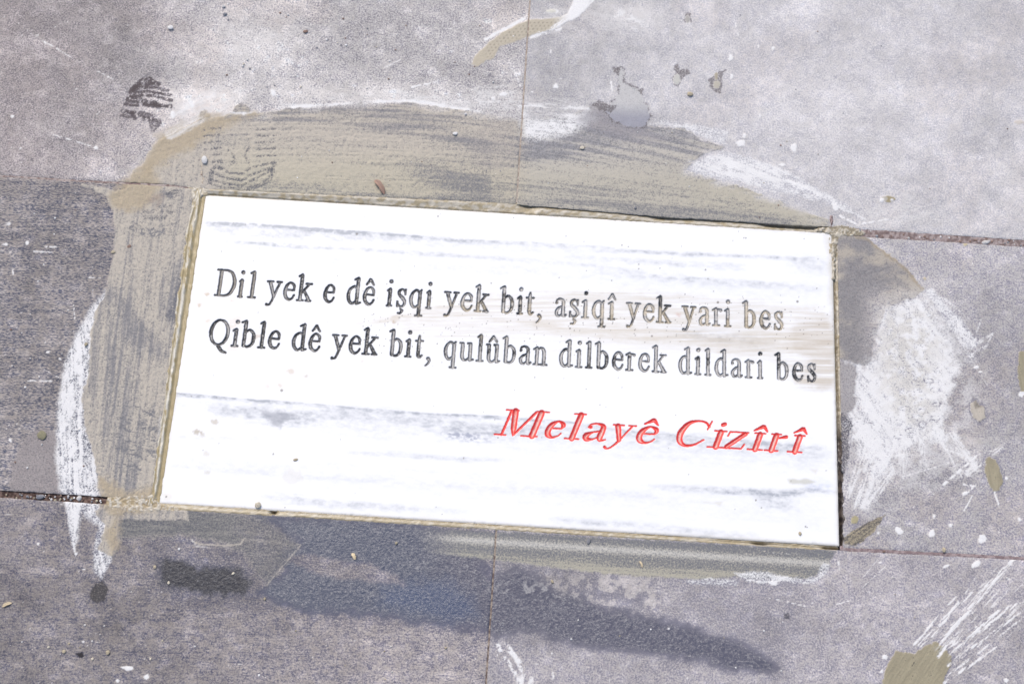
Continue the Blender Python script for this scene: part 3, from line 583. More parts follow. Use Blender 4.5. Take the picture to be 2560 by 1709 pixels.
def ground_material():
    m, nt, b = nodes('paving_stone'); L = nt.links
    at = {k: N(nt, 'ShaderNodeAttribute', attribute_name=k) for k in ('stone', 'over', 'mask')}
    sep = nt.nodes.new('ShaderNodeSeparateColor'); L.new(at['mask'].outputs['Color'], sep.inputs[0])
    cov, wet, an = sep.outputs
    geo = nt.nodes.new('ShaderNodeNewGeometry'); pos = geo.outputs['Position']
    mp = nt.nodes.new('ShaderNodeMapping'); mp.inputs['Scale'].default_value = (.35, 1, 1); L.new(pos, mp.inputs[0])
    n1 = noise(nt, pos, 620, 4, .75); n1a = noise(nt, mp.outputs[0], 900, 4, .65)
    n1 = math_(nt, 'ADD', math_(nt, 'MULTIPLY', n1, math_(nt, 'SUBTRACT', 1.0, an)), math_(nt, 'MULTIPLY', n1a, an))
    n2 = noise(nt, pos, 1900, 2, .6)
    n3 = noise(nt, pos, 190, 3, .6)
    nn = math_(nt, 'ADD', math_(nt, 'MULTIPLY', n1, .75), math_(nt, 'MULTIPLY', n2, .25))
    k = math_(nt, 'ABSOLUTE', math_(nt, 'SUBTRACT', math_(nt, 'MULTIPLY', cov, 2.0), 1.0))
    k = math_(nt, 'SUBTRACT', 1.0, math_(nt, 'MULTIPLY', math_(nt, 'POWER', k, 3.0), .6))
    t = math_(nt, 'ADD', math_(nt, 'MULTIPLY', math_(nt, 'MULTIPLY', math_(nt, 'SUBTRACT', nn, .5), 3.4), k), math_(nt, 'MULTIPLY', math_(nt, 'SUBTRACT', cov, .5), 1.0))
    t = math_(nt, 'ADD', t, math_(nt, 'MULTIPLY', math_(nt, 'SUBTRACT', n3, .5), .30))
    fac = nt.nodes.new('ShaderNodeMapRange'); fac.interpolation_type = 'SMOOTHSTEP'
    fac.inputs['From Min'].default_value = -.34; fac.inputs['From Max'].default_value = .34; L.new(t, fac.inputs['Value'])
    c = mixc(nt, fac.outputs[0], at['stone'].outputs['Color'], at['over'].outputs['Color'])
    g = math_(nt, 'ADD', .80, math_(nt, 'MULTIPLY', noise(nt, pos, 1300, 3, .7), .40))
    hsv = nt.nodes.new('ShaderNodeHueSaturation'); L.new(c, hsv.inputs['Color']); L.new(g, hsv.inputs['Value'])
    L.new(hsv.outputs[0], b.inputs['Base Color'])
    dry = math_(nt, 'SUBTRACT', .80, math_(nt, 'MULTIPLY', wet, .56))
    r = math_(nt, 'ADD', dry, math_(nt, 'MULTIPLY', math_(nt, 'MULTIPLY', fac.outputs[0], wet), .25), clamp=True)
    L.new(r, b.inputs['Roughness'])
    L.new(math_(nt, 'ADD', .35, math_(nt, 'MULTIPLY', wet, .25)), b.inputs['Specular IOR Level'])
    h = math_(nt, 'ADD', math_(nt, 'MULTIPLY', n1, .6), math_(nt, 'MULTIPLY', n2, .25))
    h = math_(nt, 'ADD', h, math_(nt, 'MULTIPLY', noise(nt, pos, 380, 3, .6), .9))
    h = math_(nt, 'ADD', h, math_(nt, 'MULTIPLY', fac.outputs[0], .15))
    bp = nt.nodes.new('ShaderNodeBump'); bp.inputs['Distance'].default_value = .0005; bp.inputs['Strength'].default_value = .8
    L.new(h, bp.inputs['Height']); L.new(bp.outputs[0], b.inputs['Normal'])
    return m
GROUND = ground_material()

def vcol_material(name, rough, bump, scale, spec=.5, grain=.12):
    m, nt, b = nodes(name); L = nt.links
    at = N(nt, 'ShaderNodeAttribute', attribute_name='Col')
    geo = nt.nodes.new('ShaderNodeNewGeometry'); pos = geo.outputs['Position']
    n = noise(nt, pos, scale, 4, .65)
    hsv = nt.nodes.new('ShaderNodeHueSaturation'); L.new(at.outputs['Color'], hsv.inputs['Color'])
    L.new(math_(nt, 'ADD', 1-grain, math_(nt, 'MULTIPLY', n, 2*grain)), hsv.inputs['Value']); L.new(hsv.outputs[0], b.inputs['Base Color'])
    L.new(math_(nt, 'ADD', rough-.1, math_(nt, 'MULTIPLY', n, .2)), b.inputs['Roughness'])
    b.inputs['Specular IOR Level'].default_value = spec
    bp = nt.nodes.new('ShaderNodeBump'); bp.inputs['Distance'].default_value = bump; bp.inputs['Strength'].default_value = .8
    L.new(n, bp.inputs['Height']); L.new(bp.outputs[0], b.inputs['Normal'])
    return m
MARBLE = vcol_material('white_marble', .38, .00004, 900, .4, .02)
CUT = vcol_material('cut_letter_paint', .42, .00025, 1100, .5, .30)
MORTAR = vcol_material('wet_mortar', .38, .0003, 700, .5, .22)
DIRT = vcol_material('joint_dirt', .85, .0006, 900, .3, .4)

def plain(name, c1, c2, scale, rough=.7, bump=.0003):
    m, nt, b = nodes(name); L = nt.links
    tc = nt.nodes.new('ShaderNodeTexCoord'); n = noise(nt, tc.outputs['Object'], scale, 4, .65)
    oi = nt.nodes.new('ShaderNodeObjectInfo')
    c = mixc(nt, n, (*c1, 1), (*c2, 1))
    hsv = nt.nodes.new('ShaderNodeHueSaturation'); L.new(c, hsv.inputs['Color'])
    L.new(math_(nt, 'ADD', .8, math_(nt, 'MULTIPLY', oi.outputs['Random'], .4)), hsv.inputs['Value']); L.new(hsv.outputs[0], b.inputs['Base Color'])
    b.inputs['Roughness'].default_value = rough
    bp = nt.nodes.new('ShaderNodeBump'); bp.inputs['Distance'].default_value = bump; L.new(n, bp.inputs['Height']); L.new(bp.outputs[0], b.inputs['Normal'])
    return m

# ------------------------------------------------------------------ paving
pavement = empty('pavement', (0, 0, 0), kind='structure', label='grey basalt paving in running bond with mortar-stained slabs')
ground_me = bpy.data.meshes.new('ground')
g_ = 40.0
ground_me.from_pydata([(-g_, -g_, -.02), (g_, -g_, -.02), (g_, g_, -.02), (-g_, g_, -.02)], [], [(0, 1, 2, 3)])
dirt_plain = plain('packed_dirt', (.12, .09, .07), (.22, .18, .15), 400, .9)
link('ground', ground_me, None, dirt_plain, kind='structure')

STEP = 2.4
def axis(a, b, lo, hi, step=STEP, coarse=14):
    """samples a..b with a fine step between lo and hi"""
    cuts = [a] + [c for c in (lo, hi) if a < c < b] + [b]; out = []
    for p, q in zip(cuts[:-1], cuts[1:]):
        st = step if (p + q)/2 > lo and (p + q)/2 < hi else coarse
        out.append(np.linspace(p, q, max(2, int((q-p)/st)+1))[:-1])
    return np.concatenate(out + [[b]])
ipl = lambda pts: (lambda x: np.interp(x, [p[0] for p in pts], [p[1] for p in pts]))
def ext(pts, s):   # extend a polyline both ways with slope s
    a, b = pts[0], pts[-1]; return [(a[0]-3000, a[1]-3000*s)] + list(pts) + [(b[0]+3000, b[1]+3000*s)]
vx = lambda p, q: (lambda y: p[0] + (q[0]-p[0])*(y-p[1])/(q[1]-p[1]))
# edges of the slabs in the plan
top_row_top = ipl(ext([(0, -395), (2560, -230)], .064)); bot_row_bot = ipl(ext([(0, 2080), (2560, 2250)], .066))
tl_bot = ipl(ext([(0, 437), (203, 450), (425, 460.5), (500, 472), (850, 488.5), (1291, 509)], .06))
tr_bot = ipl(ext([(1291, 511), (1660, 542), (1900, 557), (2093, 568), (2160, 573), (2560, 600)], .066))
ml_top = ipl(ext([(0, 441.5), (203, 455), (425, 466), (505, 474)], .06)); ml_bot = ipl(ext([(0, 1224), (283, 1242), (385, 1250)], .064))
mr_top = ipl(ext([(2094, 588), (2160, 592), (2560, 617)], .066)); mr_bot = ipl(ext([(2110, 1368), (2560, 1391)], .055))
bl_top = ipl(ext([(0, 1243), (283, 1261), (380, 1268), (850, 1297), (1240, 1321)], .064))
br_top = ipl(ext([(1244, 1322), (1700, 1350), (2098, 1375), (2120, 1377), (2560, 1399)], .055))
V1 = (1325, 0), (1291, 511); V2 = (1241, 1320), (1215, 1709)
SLABS = [
 ('tl', vx((-420, 0), (-470, 440)), lambda y: vx(*V1)(y)-2.0, top_row_top, tl_bot, 'upper left slab with scattered grit and the ring of tan mortar'),
 ('tr', lambda y: vx(*V1)(y)+2.0, vx((3030, 0), (3060, 600)), top_row_top, tr_bot, 'pale upper right slab above the plaque'),
 ('ml', vx((-1150, 440), (-1300, 1240)), vx((472, 560), (381, 1230)), ml_top, ml_bot, 'dark slab left of the plaque with horizontal grain'),
 ('mr', vx((2093.5, 590), (2110, 1370)), vx((3760, 600), (3900, 1390)), mr_top, mr_bot, 'slab right of the plaque'),
 ('bl', vx((-560, 1300), (-650, 1709)), lambda y: vx(*V2)(y)-2.2, bl_top, bot_row_bot, 'dark lower left slab with wet stains'),
 ('br', lambda y: vx(*V2)(y)+2.2, vx((3100, 1400), (3140, 1709)), br_top, bot_row_bot, 'grey lower right slab with white scratches'),
]
LOX, HIX, LOY, HIY = -30, 2590, -30, 1739
film_parts = {}
for key, lx, rx, ty, by, lab in SLABS:
    ym = (ty(1280) + by(1280)) / 2
    xs = axis(lx(ym), rx(ym), LOX, HIX); xa = (xs - xs[0]) / (xs[-1]-xs[0])
    xm = min(max((xs[0]+xs[-1])/2, 0), 2560)
    ys = axis(ty(xm), by(xm), LOY, HIY); ya = (ys - ys[0]) / (ys[-1]-ys[0])
    ny, nx = len(ys), len(xs)
    Y0 = ty(xs)[None, :] + (by(xs)-ty(xs))[None, :] * ya[:, None]
    X0 = lx(Y0) + (rx(Y0) - lx(Y0)) * xa[None, :]
    Y0 = ty(X0) + (by(X0)-ty(X0)) * ya[:, None]
    # a little waviness of the sawn and broken edges
    dx = np.minimum(X0 - X0[:, :1], X0[:, -1:] - X0); dy = np.minimum(Y0 - Y0[:1], Y0[-1:] - Y0); de = np.minimum(dx, dy)
    amp = np.exp(-de/6)
    X = X0 + (fbm(X0/15, Y0/15, 401, 3)-.5)*1.6*amp*np.exp(-dx/6); Y = Y0 + (fbm(X0/13, Y0/13, 402, 3)-.5)*3.2*amp*np.exp(-dy/6)
    if key == 'mr': X = X + np.exp(-(X0-X0[:, :1])/9)*ss(1040, 1100, Y0)*(fbm(X0/22, Y0/16, 404, 4)-.42)*16
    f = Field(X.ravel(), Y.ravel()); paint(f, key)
    dr = de.ravel(); fine = (f.X > LOX) & (f.X < HIX) & (f.Y > LOY) & (f.Y < HIY)
    chip = ss(.55, .75, fbm(f.X/12, f.Y/12, 403, 3))
    z = f.h*.001 - .0003*np.exp(-(dr/(1.6+3*chip))**2)
    P = to_world(f.X, f.Y); V = np.column_stack([P, z])
    A = field_attrs(f); A['stone'][:, :3] *= (1 - .12*np.exp(-(dr/3)**2))[:, None]
    Q = grid_quads(ny, nx)
    fq = f.fid[Q].max(1) * (fine[Q].all(1))
    fqm = np.where((f.fid[Q] > 0).sum(1) >= 3, fq, 0)
    for k in np.unique(fqm):
        if k == 0: continue
        v_, q_, a_ = compact(V, Q[fqm == k], A); film_parts.setdefault(int(k), []).append((v_, q_, a_))
    Vs, Qs, As = skirt(V, ny, nx, .018, A)
    v_, q_, a_ = compact(Vs, np.vstack([Q[fqm == 0], Qs]), As)
    link('paving_slab', mesh_np('paving_slab', v_, q_, a_), pavement, GROUND, label=lab)
for k, parts in sorted(film_parts.items()):
    Vv, Qq, Aa, n = [], [], {}, 0
    for v_, q_, a_ in parts:
        Vv.append(v_); Qq.append(q_+n); n += len(v_)
        for kk, a in a_.items(): Aa.setdefault(kk, []).append(a)
    name, lab, cat, kind = FILMS[k]
    link(name, mesh_np(name, np.vstack(Vv), np.vstack(Qq), {kk: np.vstack(a) for kk, a in Aa.items()}), None, GROUND, label=lab, category=cat, kind=kind)

# slabs beyond the ones in view: same running bond, coarse
def far_slab(x0, y0, x1, y1, seed):
    nx, ny = 50, 26; gx, gy = np.meshgrid(np.linspace(x0, x1, nx), np.linspace(y1, y0, ny)); X, Y = gx.ravel(), gy.ravel()
    v = .35 + .45*(fbm(X*9+seed, Y*9, 501, 4)-.3); n = X.size; r = random.Random(seed); t = r.uniform(-.1, .2)
    A = {'stone': np.tile(np.append(srgb(88, 88, 100), 1), (n, 1)), 'over': np.tile(np.append(DUST, 1), (n, 1)), 'mask': np.stack([np.clip(v+t, 0, 1), X*0, X*0, X*0+1], -1)}
    e = np.minimum(np.minimum(X-x0, x1-X), np.minimum(Y-y0, y1-Y)); V = np.column_stack([X, Y, -.0007*(e < 1e-4)])
    Vs, Qs, As = skirt(V, ny, nx, .018, A); link('paving_slab', mesh_np('paving_slab', Vs, np.vstack([grid_quads(ny, nx), Qs]), As), pavement, GROUND)
g = .0012
for row in range(-4, 5):
    y0 = -.150 + row*.303 - (.003 if row < 0 else 0) ; y1 = y0 + .300
    off = 0 if row % 2 == 0 else .3015
    for c in range(-3, 4):
        x0 = -.300 + c*.603 + off; x1 = x0 + .600
        if row == 0 and c in (-1, 0, 1): continue
        if row in (-1, 1) and c in (-1, 0): continue
        if row in (-1, 1) and c in (-2, 1):
            if c == -2: x1 = min(x1, -.335)
        far_slab(x0, y0, x1, y1, row*10+c+77)

# ------------------------------------------------------------------ joints
def strip(name, pa, pb, nlen, nw, height, colour, mat, parent, over_w=5, **props):
    """a strip between polylines pa and pb of the plan; height (mm) and colour are functions of (X, Y, t, s)"""
    pa, pb = np.array(pa, float), np.array(pb, float)
    def res(p):
        L = np.r_[0, np.cumsum(np.hypot(*np.diff(p, axis=0).T))]; q = np.linspace(0, L[-1], nlen)
        return np.stack([np.interp(q, L, p[:, 0]), np.interp(q, L, p[:, 1])], -1)
    A_, B_ = res(pa), res(pb); d = B_ - A_; w = np.hypot(*d.T)[:, None]
    A2, B2 = A_ - d/w*over_w, B_ + d/w*over_w
    s = np.linspace(0, 1, nw); G = A2[None] + (B2-A2)[None]*s[:, None, None]
    X, Y = G[..., 0].ravel(), G[..., 1].ravel()
    wt = (w[:, 0] + 2*over_w); t = ((s[:, None]*wt[None] - over_w) / w[:, 0][None]).ravel()   # 0..1 inside the gap
    u = np.tile(np.linspace(0, 1, nlen), nw)
    z = height(X, Y, t, u)*.001; P = to_world(X, Y); C = np.column_stack([colour(X, Y, t, u, z*1000), np.ones(X.size)])
    Q = grid_quads(nw, nlen)
    V = np.column_stack([P, z])
    # face upward whichever way the strip runs
    a, b, c = V[Q[0, 0]], V[Q[0, 1]], V[Q[0, 2]]
    if np.cross(b-a, c-b)[2] < 0: Q = Q[:, ::-1]
    return link(name, mesh_np(name, V, Q, {'Col': C}), parent, mat, **props)
def dirt(c1, c2, depth, rough):
    h = lambda X, Y, t, u: -depth + (fbm(X/5, Y/5, 601, 3)-.5)*rough - .3*((t < 0) | (t > 1))
    c = lambda X, Y, t, u, z: c1 + (c2-c1)*ss(.35, .65, fbm(X/6, Y/6, 602, 4))[:, None]
    return h, c
def along(fn, x0, x1, k=40): xs = np.linspace(x0, x1, k); return [(x, float(fn(x))) for x in xs]
def alongy(fn, y0, y1, k=30): ys = np.linspace(y0, y1, k); return [(float(fn(y)), y) for y in ys]
J = [
 ('thin pinkish joint left of the plaque top corner', along(tl_bot, -500, 480), along(ml_top, -500, 480), 400, 8, dirt(srgb(150,128,122), srgb(205,190,182), .3, .6)),
 ('wide brown sandy joint right of the plaque top corner', along(tr_bot, 2100, 3300), along(mr_top, 2100, 3300), 420, 14, dirt(srgb(140,122,118), srgb(188,172,168), .35, 1.0)),
 ('dark soil joint left of the plaque bottom corner', along(ml_bot, -500, 390), along(bl_top, -500, 390), 400, 14, dirt(srgb(84,66,60), srgb(138,116,106), 1.6, 2.2)),
 ('narrow pink joint right of the plaque bottom corner', along(mr_bot, 2100, 3300), along(br_top, 2100, 3300), 420, 10, dirt(srgb(150,130,130), srgb(186,168,166), .2, .8)),
 ('thin vertical joint above the plaque', alongy(lambda y: vx(*V1)(y)-2, -360, 506), alongy(lambda y: vx(*V1)(y)+2, -360, 506), 380, 8, dirt(srgb(176,160,146), srgb(208,194,180), .2, .7)),
 ('thin vertical joint below the plaque', alongy(lambda y: vx(*V2)(y)-2.2, 1326, 2120), alongy(lambda y: vx(*V2)(y)+2.2, 1326, 2120), 380, 8, dirt(srgb(120,104,98), srgb(186,170,154), .35, .7)),
]
for lab, a, b, nl, nw, (h, c) in J:
    strip('joint_filling', a, b, nl, nw, h, c, DIRT, pavement, 4, label=lab)
# soil under everything, seen down the joints
bed = bpy.data.meshes.new('soil_bed')
bed.from_pydata([(-3, -2, -.008), (3, -2, -.008), (3, 2, -.008), (-3, 2, -.008)], [], [(0, 1, 2, 3)])
link('soil_bed', bed, pavement, plain('joint_soil', (.05, .038, .032), (.12, .09, .075), 500, .9))

# mortar round the plaque
pe_top = [(514, 483.5), (2077, 583)]; pe_left = [(514, 483.5), (399, 1255.6)]; pe_bot = [(399, 1255.6), (2098, 1368)]; pe_right = [(2077, 583), (2098, 1368)]
lin = lambda p, q, k=60: [(p[0]+(q[0]-p[0])*t, p[1]+(q[1]-p[1])*t) for t in np.linspace(0, 1, k)]
bedm = empty('mortar_bed', (0, 0, 0), label='wet tan mortar squeezed up in the gap all round the white plaque', category='mortar')
T_LIGHT = srgb(214, 205, 187); T_MID = srgb(186, 171, 140); T_DARK = srgb(110, 96, 66)
def top_h(X, Y, t, u):
    n = fbm(X/9, Y/6, 611, 4); hole = np.exp(-((X-1660)/40)**2)*.6 + ss(1880, 1940, X)*ss(2060, 2040, X) + .7*np.exp(-((X-1320)/18)**2) + .35*ss(1560, 1700, X)*ss(2080, 2000, X)
    return -.7 + .9*ss(1350, 1150, X)*ss(.2, .9, t) - .9*ss(1350, 1150, X)*ss(.9, 1.15, t + .5*(n-.5)) + .8*(n-.5) + .35*np.exp(-((t-.6)/.4)**2) - 3.2*hole*np.exp(-((t-.75)/.35)**2) - .6*(t > .8)*(X > 1300) - 1.2*ss(.02, -.12, t + .25*(n-.5)) - 1.5*(t > 1.05)*(X > 1300)
def top_c(X, Y, t, u, z):
    n = fbm(X/12, Y/6, 612, 4); k = ss(.38, .6, n)[:, None]; e = (np.exp(-((t-.95)/.16)**2)*(.25 + .75*ss(1200, 1400, X)) + np.exp(-((t-.05)/.1)**2)*.4)[:, None]*.85
    c = T_MID*(1-k) + T_LIGHT*k; return c*(1-np.clip(e, 0, 1)) + T_DARK*np.clip(e, 0, 1)
strip('mortar_strip', lin(*pe_top), along(tl_bot, 500, 1291, 30) + along(tr_bot, 1295, 2094, 30), 700, 14, top_h, top_c, MORTAR, bedm, 5)
def left_h(X, Y, t, u):
    n = fbm(X/7, Y/16, 613, 4); c_ = .62 + .12*(fbm(Y/60, Y*0, 614, 3)-.5)*2
    return -.35 - 1.1*ss(.03, -.07, t + .15*(n-.5)) + .35*ss(.8, 1, t) + 1.3*np.exp(-((t-c_)/.16)**2)*(.5+n) + (n-.5)*.7 + .85*ss(.8, 1.0, t) - 1.4*ss(.98, 1.18, t + .5*(n-.5)) - .6*np.exp(-((t-.35)/.2)**2)
def left_c(X, Y, t, u, z):
    n = fbm(X/6, Y/22, 615, 4); c_ = .64 + .12*(fbm(Y/60, Y*0, 614, 3)-.5)*2
    w = np.clip(np.exp(-((t-c_-.05)/.17)**2)*ss(.3, .52, n) + .8*ss(.92, 1.05, t)*(n > .45), 0, 1)[:, None]
    return srgb(186, 168, 126)*(1-w) + srgb(232, 228, 216)*w
strip('mortar_strip', lin(*pe_left), [(498, 470), (472, 560), (381, 1230), (372, 1262)], 360, 24, left_h, left_c, MORTAR, bedm, 9)
def bot_h(X, Y, t, u):
    n = fbm(X/10, Y/6, 616, 4); hole = np.exp(-((X-684)/7)**2)*1.5 + np.exp(-((X-1905)/22)**2) + ss(2050, 2070, X) + .35*ss(1700, 1850, X)
    return -.45 + .6*ss(.2, .9, t) + .7*(n-.5) - 4*hole*np.exp(-((t-.4)/.4)**2) - 1.1*ss(.1, -.15, t + .4*(n-.5)) - .8*ss(1.05, 1.5, t+(n-.5))
def bot_c(X, Y, t, u, z):
    n = fbm(X/14, Y/5, 617, 4); k = ss(.44, .7, n)[:, None]*.8; dkn = (np.exp(-((t-.12)/.14)**2)*.6)[:, None]
    c = T_MID*(1-k) + T_LIGHT*k; return c*(1-dkn) + srgb(150, 134, 104)*dkn
strip('mortar_strip', lin(*pe_bot), along(bl_top, 372, 1240, 40) + along(br_top, 1245, 2104, 30), 700, 14, bot_h, bot_c, MORTAR, bedm, 5)
def right_h(X, Y, t, u):
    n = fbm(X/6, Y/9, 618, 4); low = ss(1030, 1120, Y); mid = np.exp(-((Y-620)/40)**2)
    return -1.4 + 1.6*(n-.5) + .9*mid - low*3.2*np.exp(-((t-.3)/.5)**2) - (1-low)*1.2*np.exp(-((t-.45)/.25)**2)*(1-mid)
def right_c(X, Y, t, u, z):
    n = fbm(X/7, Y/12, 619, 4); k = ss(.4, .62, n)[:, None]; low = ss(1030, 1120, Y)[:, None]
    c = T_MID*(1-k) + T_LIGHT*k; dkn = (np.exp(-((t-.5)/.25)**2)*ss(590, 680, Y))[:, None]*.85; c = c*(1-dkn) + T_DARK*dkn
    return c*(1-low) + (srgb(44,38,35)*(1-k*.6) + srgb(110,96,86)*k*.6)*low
strip('mortar_strip', lin(*pe_right), [(2093, 580), (2094, 700), (2100, 900), (2105, 1034), (2110, 1110), (2108, 1260), (2109, 1372)], 380, 16, right_h, right_c, MORTAR, bedm, 5)
# lumps at the four corners of the gap
def corner(pts, lab, c1, c2, hh, seed):
    X = axis(min(p[0] for p in pts)-4, max(p[0] for p in pts)+4, 1e9, 1e9, 1.6, 1.6); Y = axis(min(p[1] for p in pts)-4, max(p[1] for p in pts)+4, 1e9, 1e9, 1.6, 1.6)
    gx, gy = np.meshgrid(X, Y); x, y = gx.ravel(), gy.ravel()
    d = poly_sd(x, y, pts) + (fbm(x/8, y/8, seed, 3)-.5)*8; n = fbm(x/6, y/6, seed+1, 4)
    z = (-2.2 + (hh+2.2)*ss(-2, 3, d) + (n-.5)*1.4)*.001
    Q = grid_quads(len(Y), len(X)); Q = Q[(d[Q] > -2.5).all(1)]
    k = ss(.4, .62, n)[:, None]; C = np.column_stack([c1*(1-k)+c2*k, np.ones(x.size)])
    v_, q_, a_ = compact(np.column_stack([to_world(x, y), z]), Q, {'Col': C})
    link('mortar_lump', mesh_np('mortar_lump', v_, q_, a_), bedm, MORTAR, label=lab)
corner([(468,466),(505,466),(522,478),(520,487),(505,490),(498,520),(484,520),(478,480)], 'tan mortar lump at the upper left corner', T_MID, T_LIGHT, .25, 621)
corner([(2040,570),(2066,566),(2110,560),(2150,572),(2175,584),(2150,592),(2108,590),(2096,600),(2092,640),(2088,700),(2080,700),(2078,590),(2060,583),(2042,581)], 'pale crumbly mortar lump at the upper right corner', srgb(160,148,124), T_LIGHT, .2, 623)
corner([(2072,536),(2084,534),(2084,555),(2083,569),(2075,569),(2073,552)], 'reddish brown crumbs filling the saw cut above the upper right corner', srgb(96,76,74), srgb(170,148,144), .5, 627)
corner([(500,410),(507,410),(509,440),(512,462),(502,462),(500,440)], 'tan mortar in the saw cut above the upper left corner', srgb(120,96,84), srgb(206,190,168), .3, 629)
corner([(1890,1371),(1990,1378),(1990,1384),(1890,1378)], 'tan crumb of mortar below the plaque at the lower right', srgb(190,176,146), T_LIGHT, -.1, 631)
corner([(268,1240),(385,1232),(398,1258),(430,1262),(470,1272),(440,1280),(380,1278),(290,1282),(262,1268)], 'tan mortar lump bridging the lower left corner', srgb(180,160,124), T_LIGHT, .3, 625)

# ------------------------------------------------------------------ letters: strokes of a round cutter
R_, T_ = .066, .038
def glyphs(R, T, italic=False):
    fl = lambda x, y: [(x-.12, y-.05, T), (x, y+.01, T*1.3)]
    sf = lambda a, b, y=.03: [(a, y, T), (b, y, T)]
    G = {}
    G['l'] = (.30, [[(.16,.05,R),(.16,.93,R)], fl(.16,.95), sf(.03,.29)])
    G['ı'] = (.29, [[(.15,.05,R),(.15,.61,R)], fl(.15,.63), sf(.03,.27)])
    G['i'] = (.29, G['ı'][1] + [[(.16,.91,.075),(.161,.911,.075)]])
    G['î'] = (.31, G['ı'][1] + [[(.02,.75,T),(.15,.92,T*1.3),(.16,.92,T*1.3),(.28,.75,T)]])
    e = [[(.08,.38,T),(.40,.38,T)], 'c', [(.40,.38,T),(.38,.55,R*.8),(.25,.65,T*1.1),(.12,.55,R*.8),(.06,.33,R),(.10,.14,R),(.24,.035,R*.8),(.36,.09,T),(.42,.2,T)]]
    G['e'] = (.45, e)
    G['ê'] = (.45, e + [[(.10,.75,T),(.23,.93,T*1.4),(.24,.93,T*1.4),(.37,.75,T)]])
    G['y'] = (.63, [[(.14,.62,R),(.34,.12,R*.9)], [(.53,.62,T*1.1),(.34,.10,T*1.2)], 'c', [(.34,.10,T*1.2),(.27,-.08,T*1.1),(.20,-.19,T),(.10,-.21,T)], [(.09,-.19,.052),(.10,-.20,.052)], sf(.03,.26,.645), sf(.42,.61,.645)])
    G['k'] = (.58, [[(.15,.05,R),(.15,.93,R)], fl(.15,.95), sf(.03,.27), [(.17,.26,T*1.1),(.45,.62,T*1.1)], sf(.34,.56,.64), [(.27,.40,R*.8),(.50,.05,R)], sf(.38,.57)])
    G['d'] = (.51, ['c', [(.37,.56,T*1.1),(.25,.65,T*1.2),(.11,.54,R*.8),(.06,.33,R),(.10,.13,R*.9),(.22,.03,T*1.3),(.37,.14,T*1.1)], [(.37,.07,R),(.37,.93,R)], fl(.37,.95), [(.37,.03,T*1.2),(.50,.07,T)]])
    G['b'] = (.50, [[(.14,.07,R),(.14,.93,R)], fl(.14,.95), 'c', [(.14,.52,T),(.28,.64,T*1.2),(.41,.53,R*.9),(.44,.33,R),(.40,.13,R*.8),(.27,.03,T*1.2),(.14,.09,T)]])
    G['q'] = (.49, ['c', [(.37,.56,T*1.1),(.25,.65,T*1.2),(.11,.54,R*.8),(.06,.33,R),(.10,.13,R*.9),(.22,.03,T*1.3),(.37,.14,T*1.1)], [(.38,.58,R),(.38,-.25,R)], [(.38,.60,T),(.43,.66,T)], sf(.27,.49,-.27)])
    s = [[(.33,.47,T),(.33,.64,T)], 'c', [(.32,.56,T),(.22,.65,T),(.09,.59,R*.8),(.09,.46,R*.9),(.23,.34,R),(.33,.2,R*.9),(.28,.06,R*.7),(.16,.03,T),(.05,.12,T)], [(.04,.2,T),(.04,.03,T)]]
    G['s'] = (.38, s); G['ş'] = (.38, s + ['c', [(.19,.0,T*.8),(.19,-.07,T),(.25,-.13,R*.8),(.18,-.22,T),(.10,-.22,T)]])
    G['t'] = (.33, [[(.16,.80,T),(.15,.64,R)], 'c', [(.15,.64,R),(.15,.3,R),(.15,.12,R),(.21,.03,T*1.3),(.31,.10,T)], sf(.02,.31,.62)])
    G['a'] = (.44, [[(.06,.50,.05),(.065,.505,.05)], 'c', [(.05,.50,T),(.08,.61,T),(.2,.65,T*1.1),(.31,.58,R*.9),(.32,.4,R),(.32,.1,R),(.37,.03,T),(.43,.08,T)], 'c', [(.31,.40,T),(.14,.31,T*1.2),(.06,.18,R*.9),(.10,.05,R*.8),(.2,.04,T),(.31,.14,T)]])
    G['r'] = (.38, [[(.13,.05,R),(.13,.60,R)], fl(.13,.63), sf(.02,.26), 'c', [(.13,.48,T),(.20,.60,T*1.1),(.31,.60,T)], [(.32,.58,.055),(.321,.58,.055)]])
    u = ['c', [(.10,.62,R),(.10,.4,R),(.10,.15,R),(.16,.04,R*.8),(.25,.03,T),(.38,.14,T)], [(.39,.62,R),(.39,.07,R)], sf(.01,.10,.64), sf(.29,.39,.64), [(.39,.03,T*1.2),(.51,.06,T)]]
    G['u'] = (.52, u); G['û'] = (.52, u + [[(.10,.75,T),(.24,.93,T*1.4),(.25,.93,T*1.4),(.38,.75,T)]])
    G['n'] = (.55, [[(.14,.05,R),(.14,.60,R)], fl(.14,.63), 'c', [(.14,.5,T),(.28,.64,T),(.39,.57,R*.9),(.42,.42,R),(.42,.05,R)], sf(.02,.25), sf(.31,.54)])
    G['D'] = (.83, [[(.19,.05,R),(.19,.93,R)], sf(.04,.42,.955), sf(.04,.42), 'c', [(.42,.955,T),(.62,.88,R*.8),(.76,.62,R),(.76,.38,R),(.62,.11,R*.8),(.42,.03,T)]])
    q = [(.37+.31*math.cos(t), .49+.45*math.sin(t), T+(R-T)*abs(math.cos(t))) for t in np.linspace(0, 2*math.pi, 21)]
    G['Q'] = (.76, [q, 'c', [(.34,.04,T),(.42,-.05,R),(.54,-.18,R*.9),(.70,-.24,T)]])
    G[','] = (.22, [[(.12,.0,.065),(.14,-.02,.06)], 'c', [(.14,.01,.055),(.19,-.07,.045),(.13,-.18,T),(.03,-.26,T*.8)]])
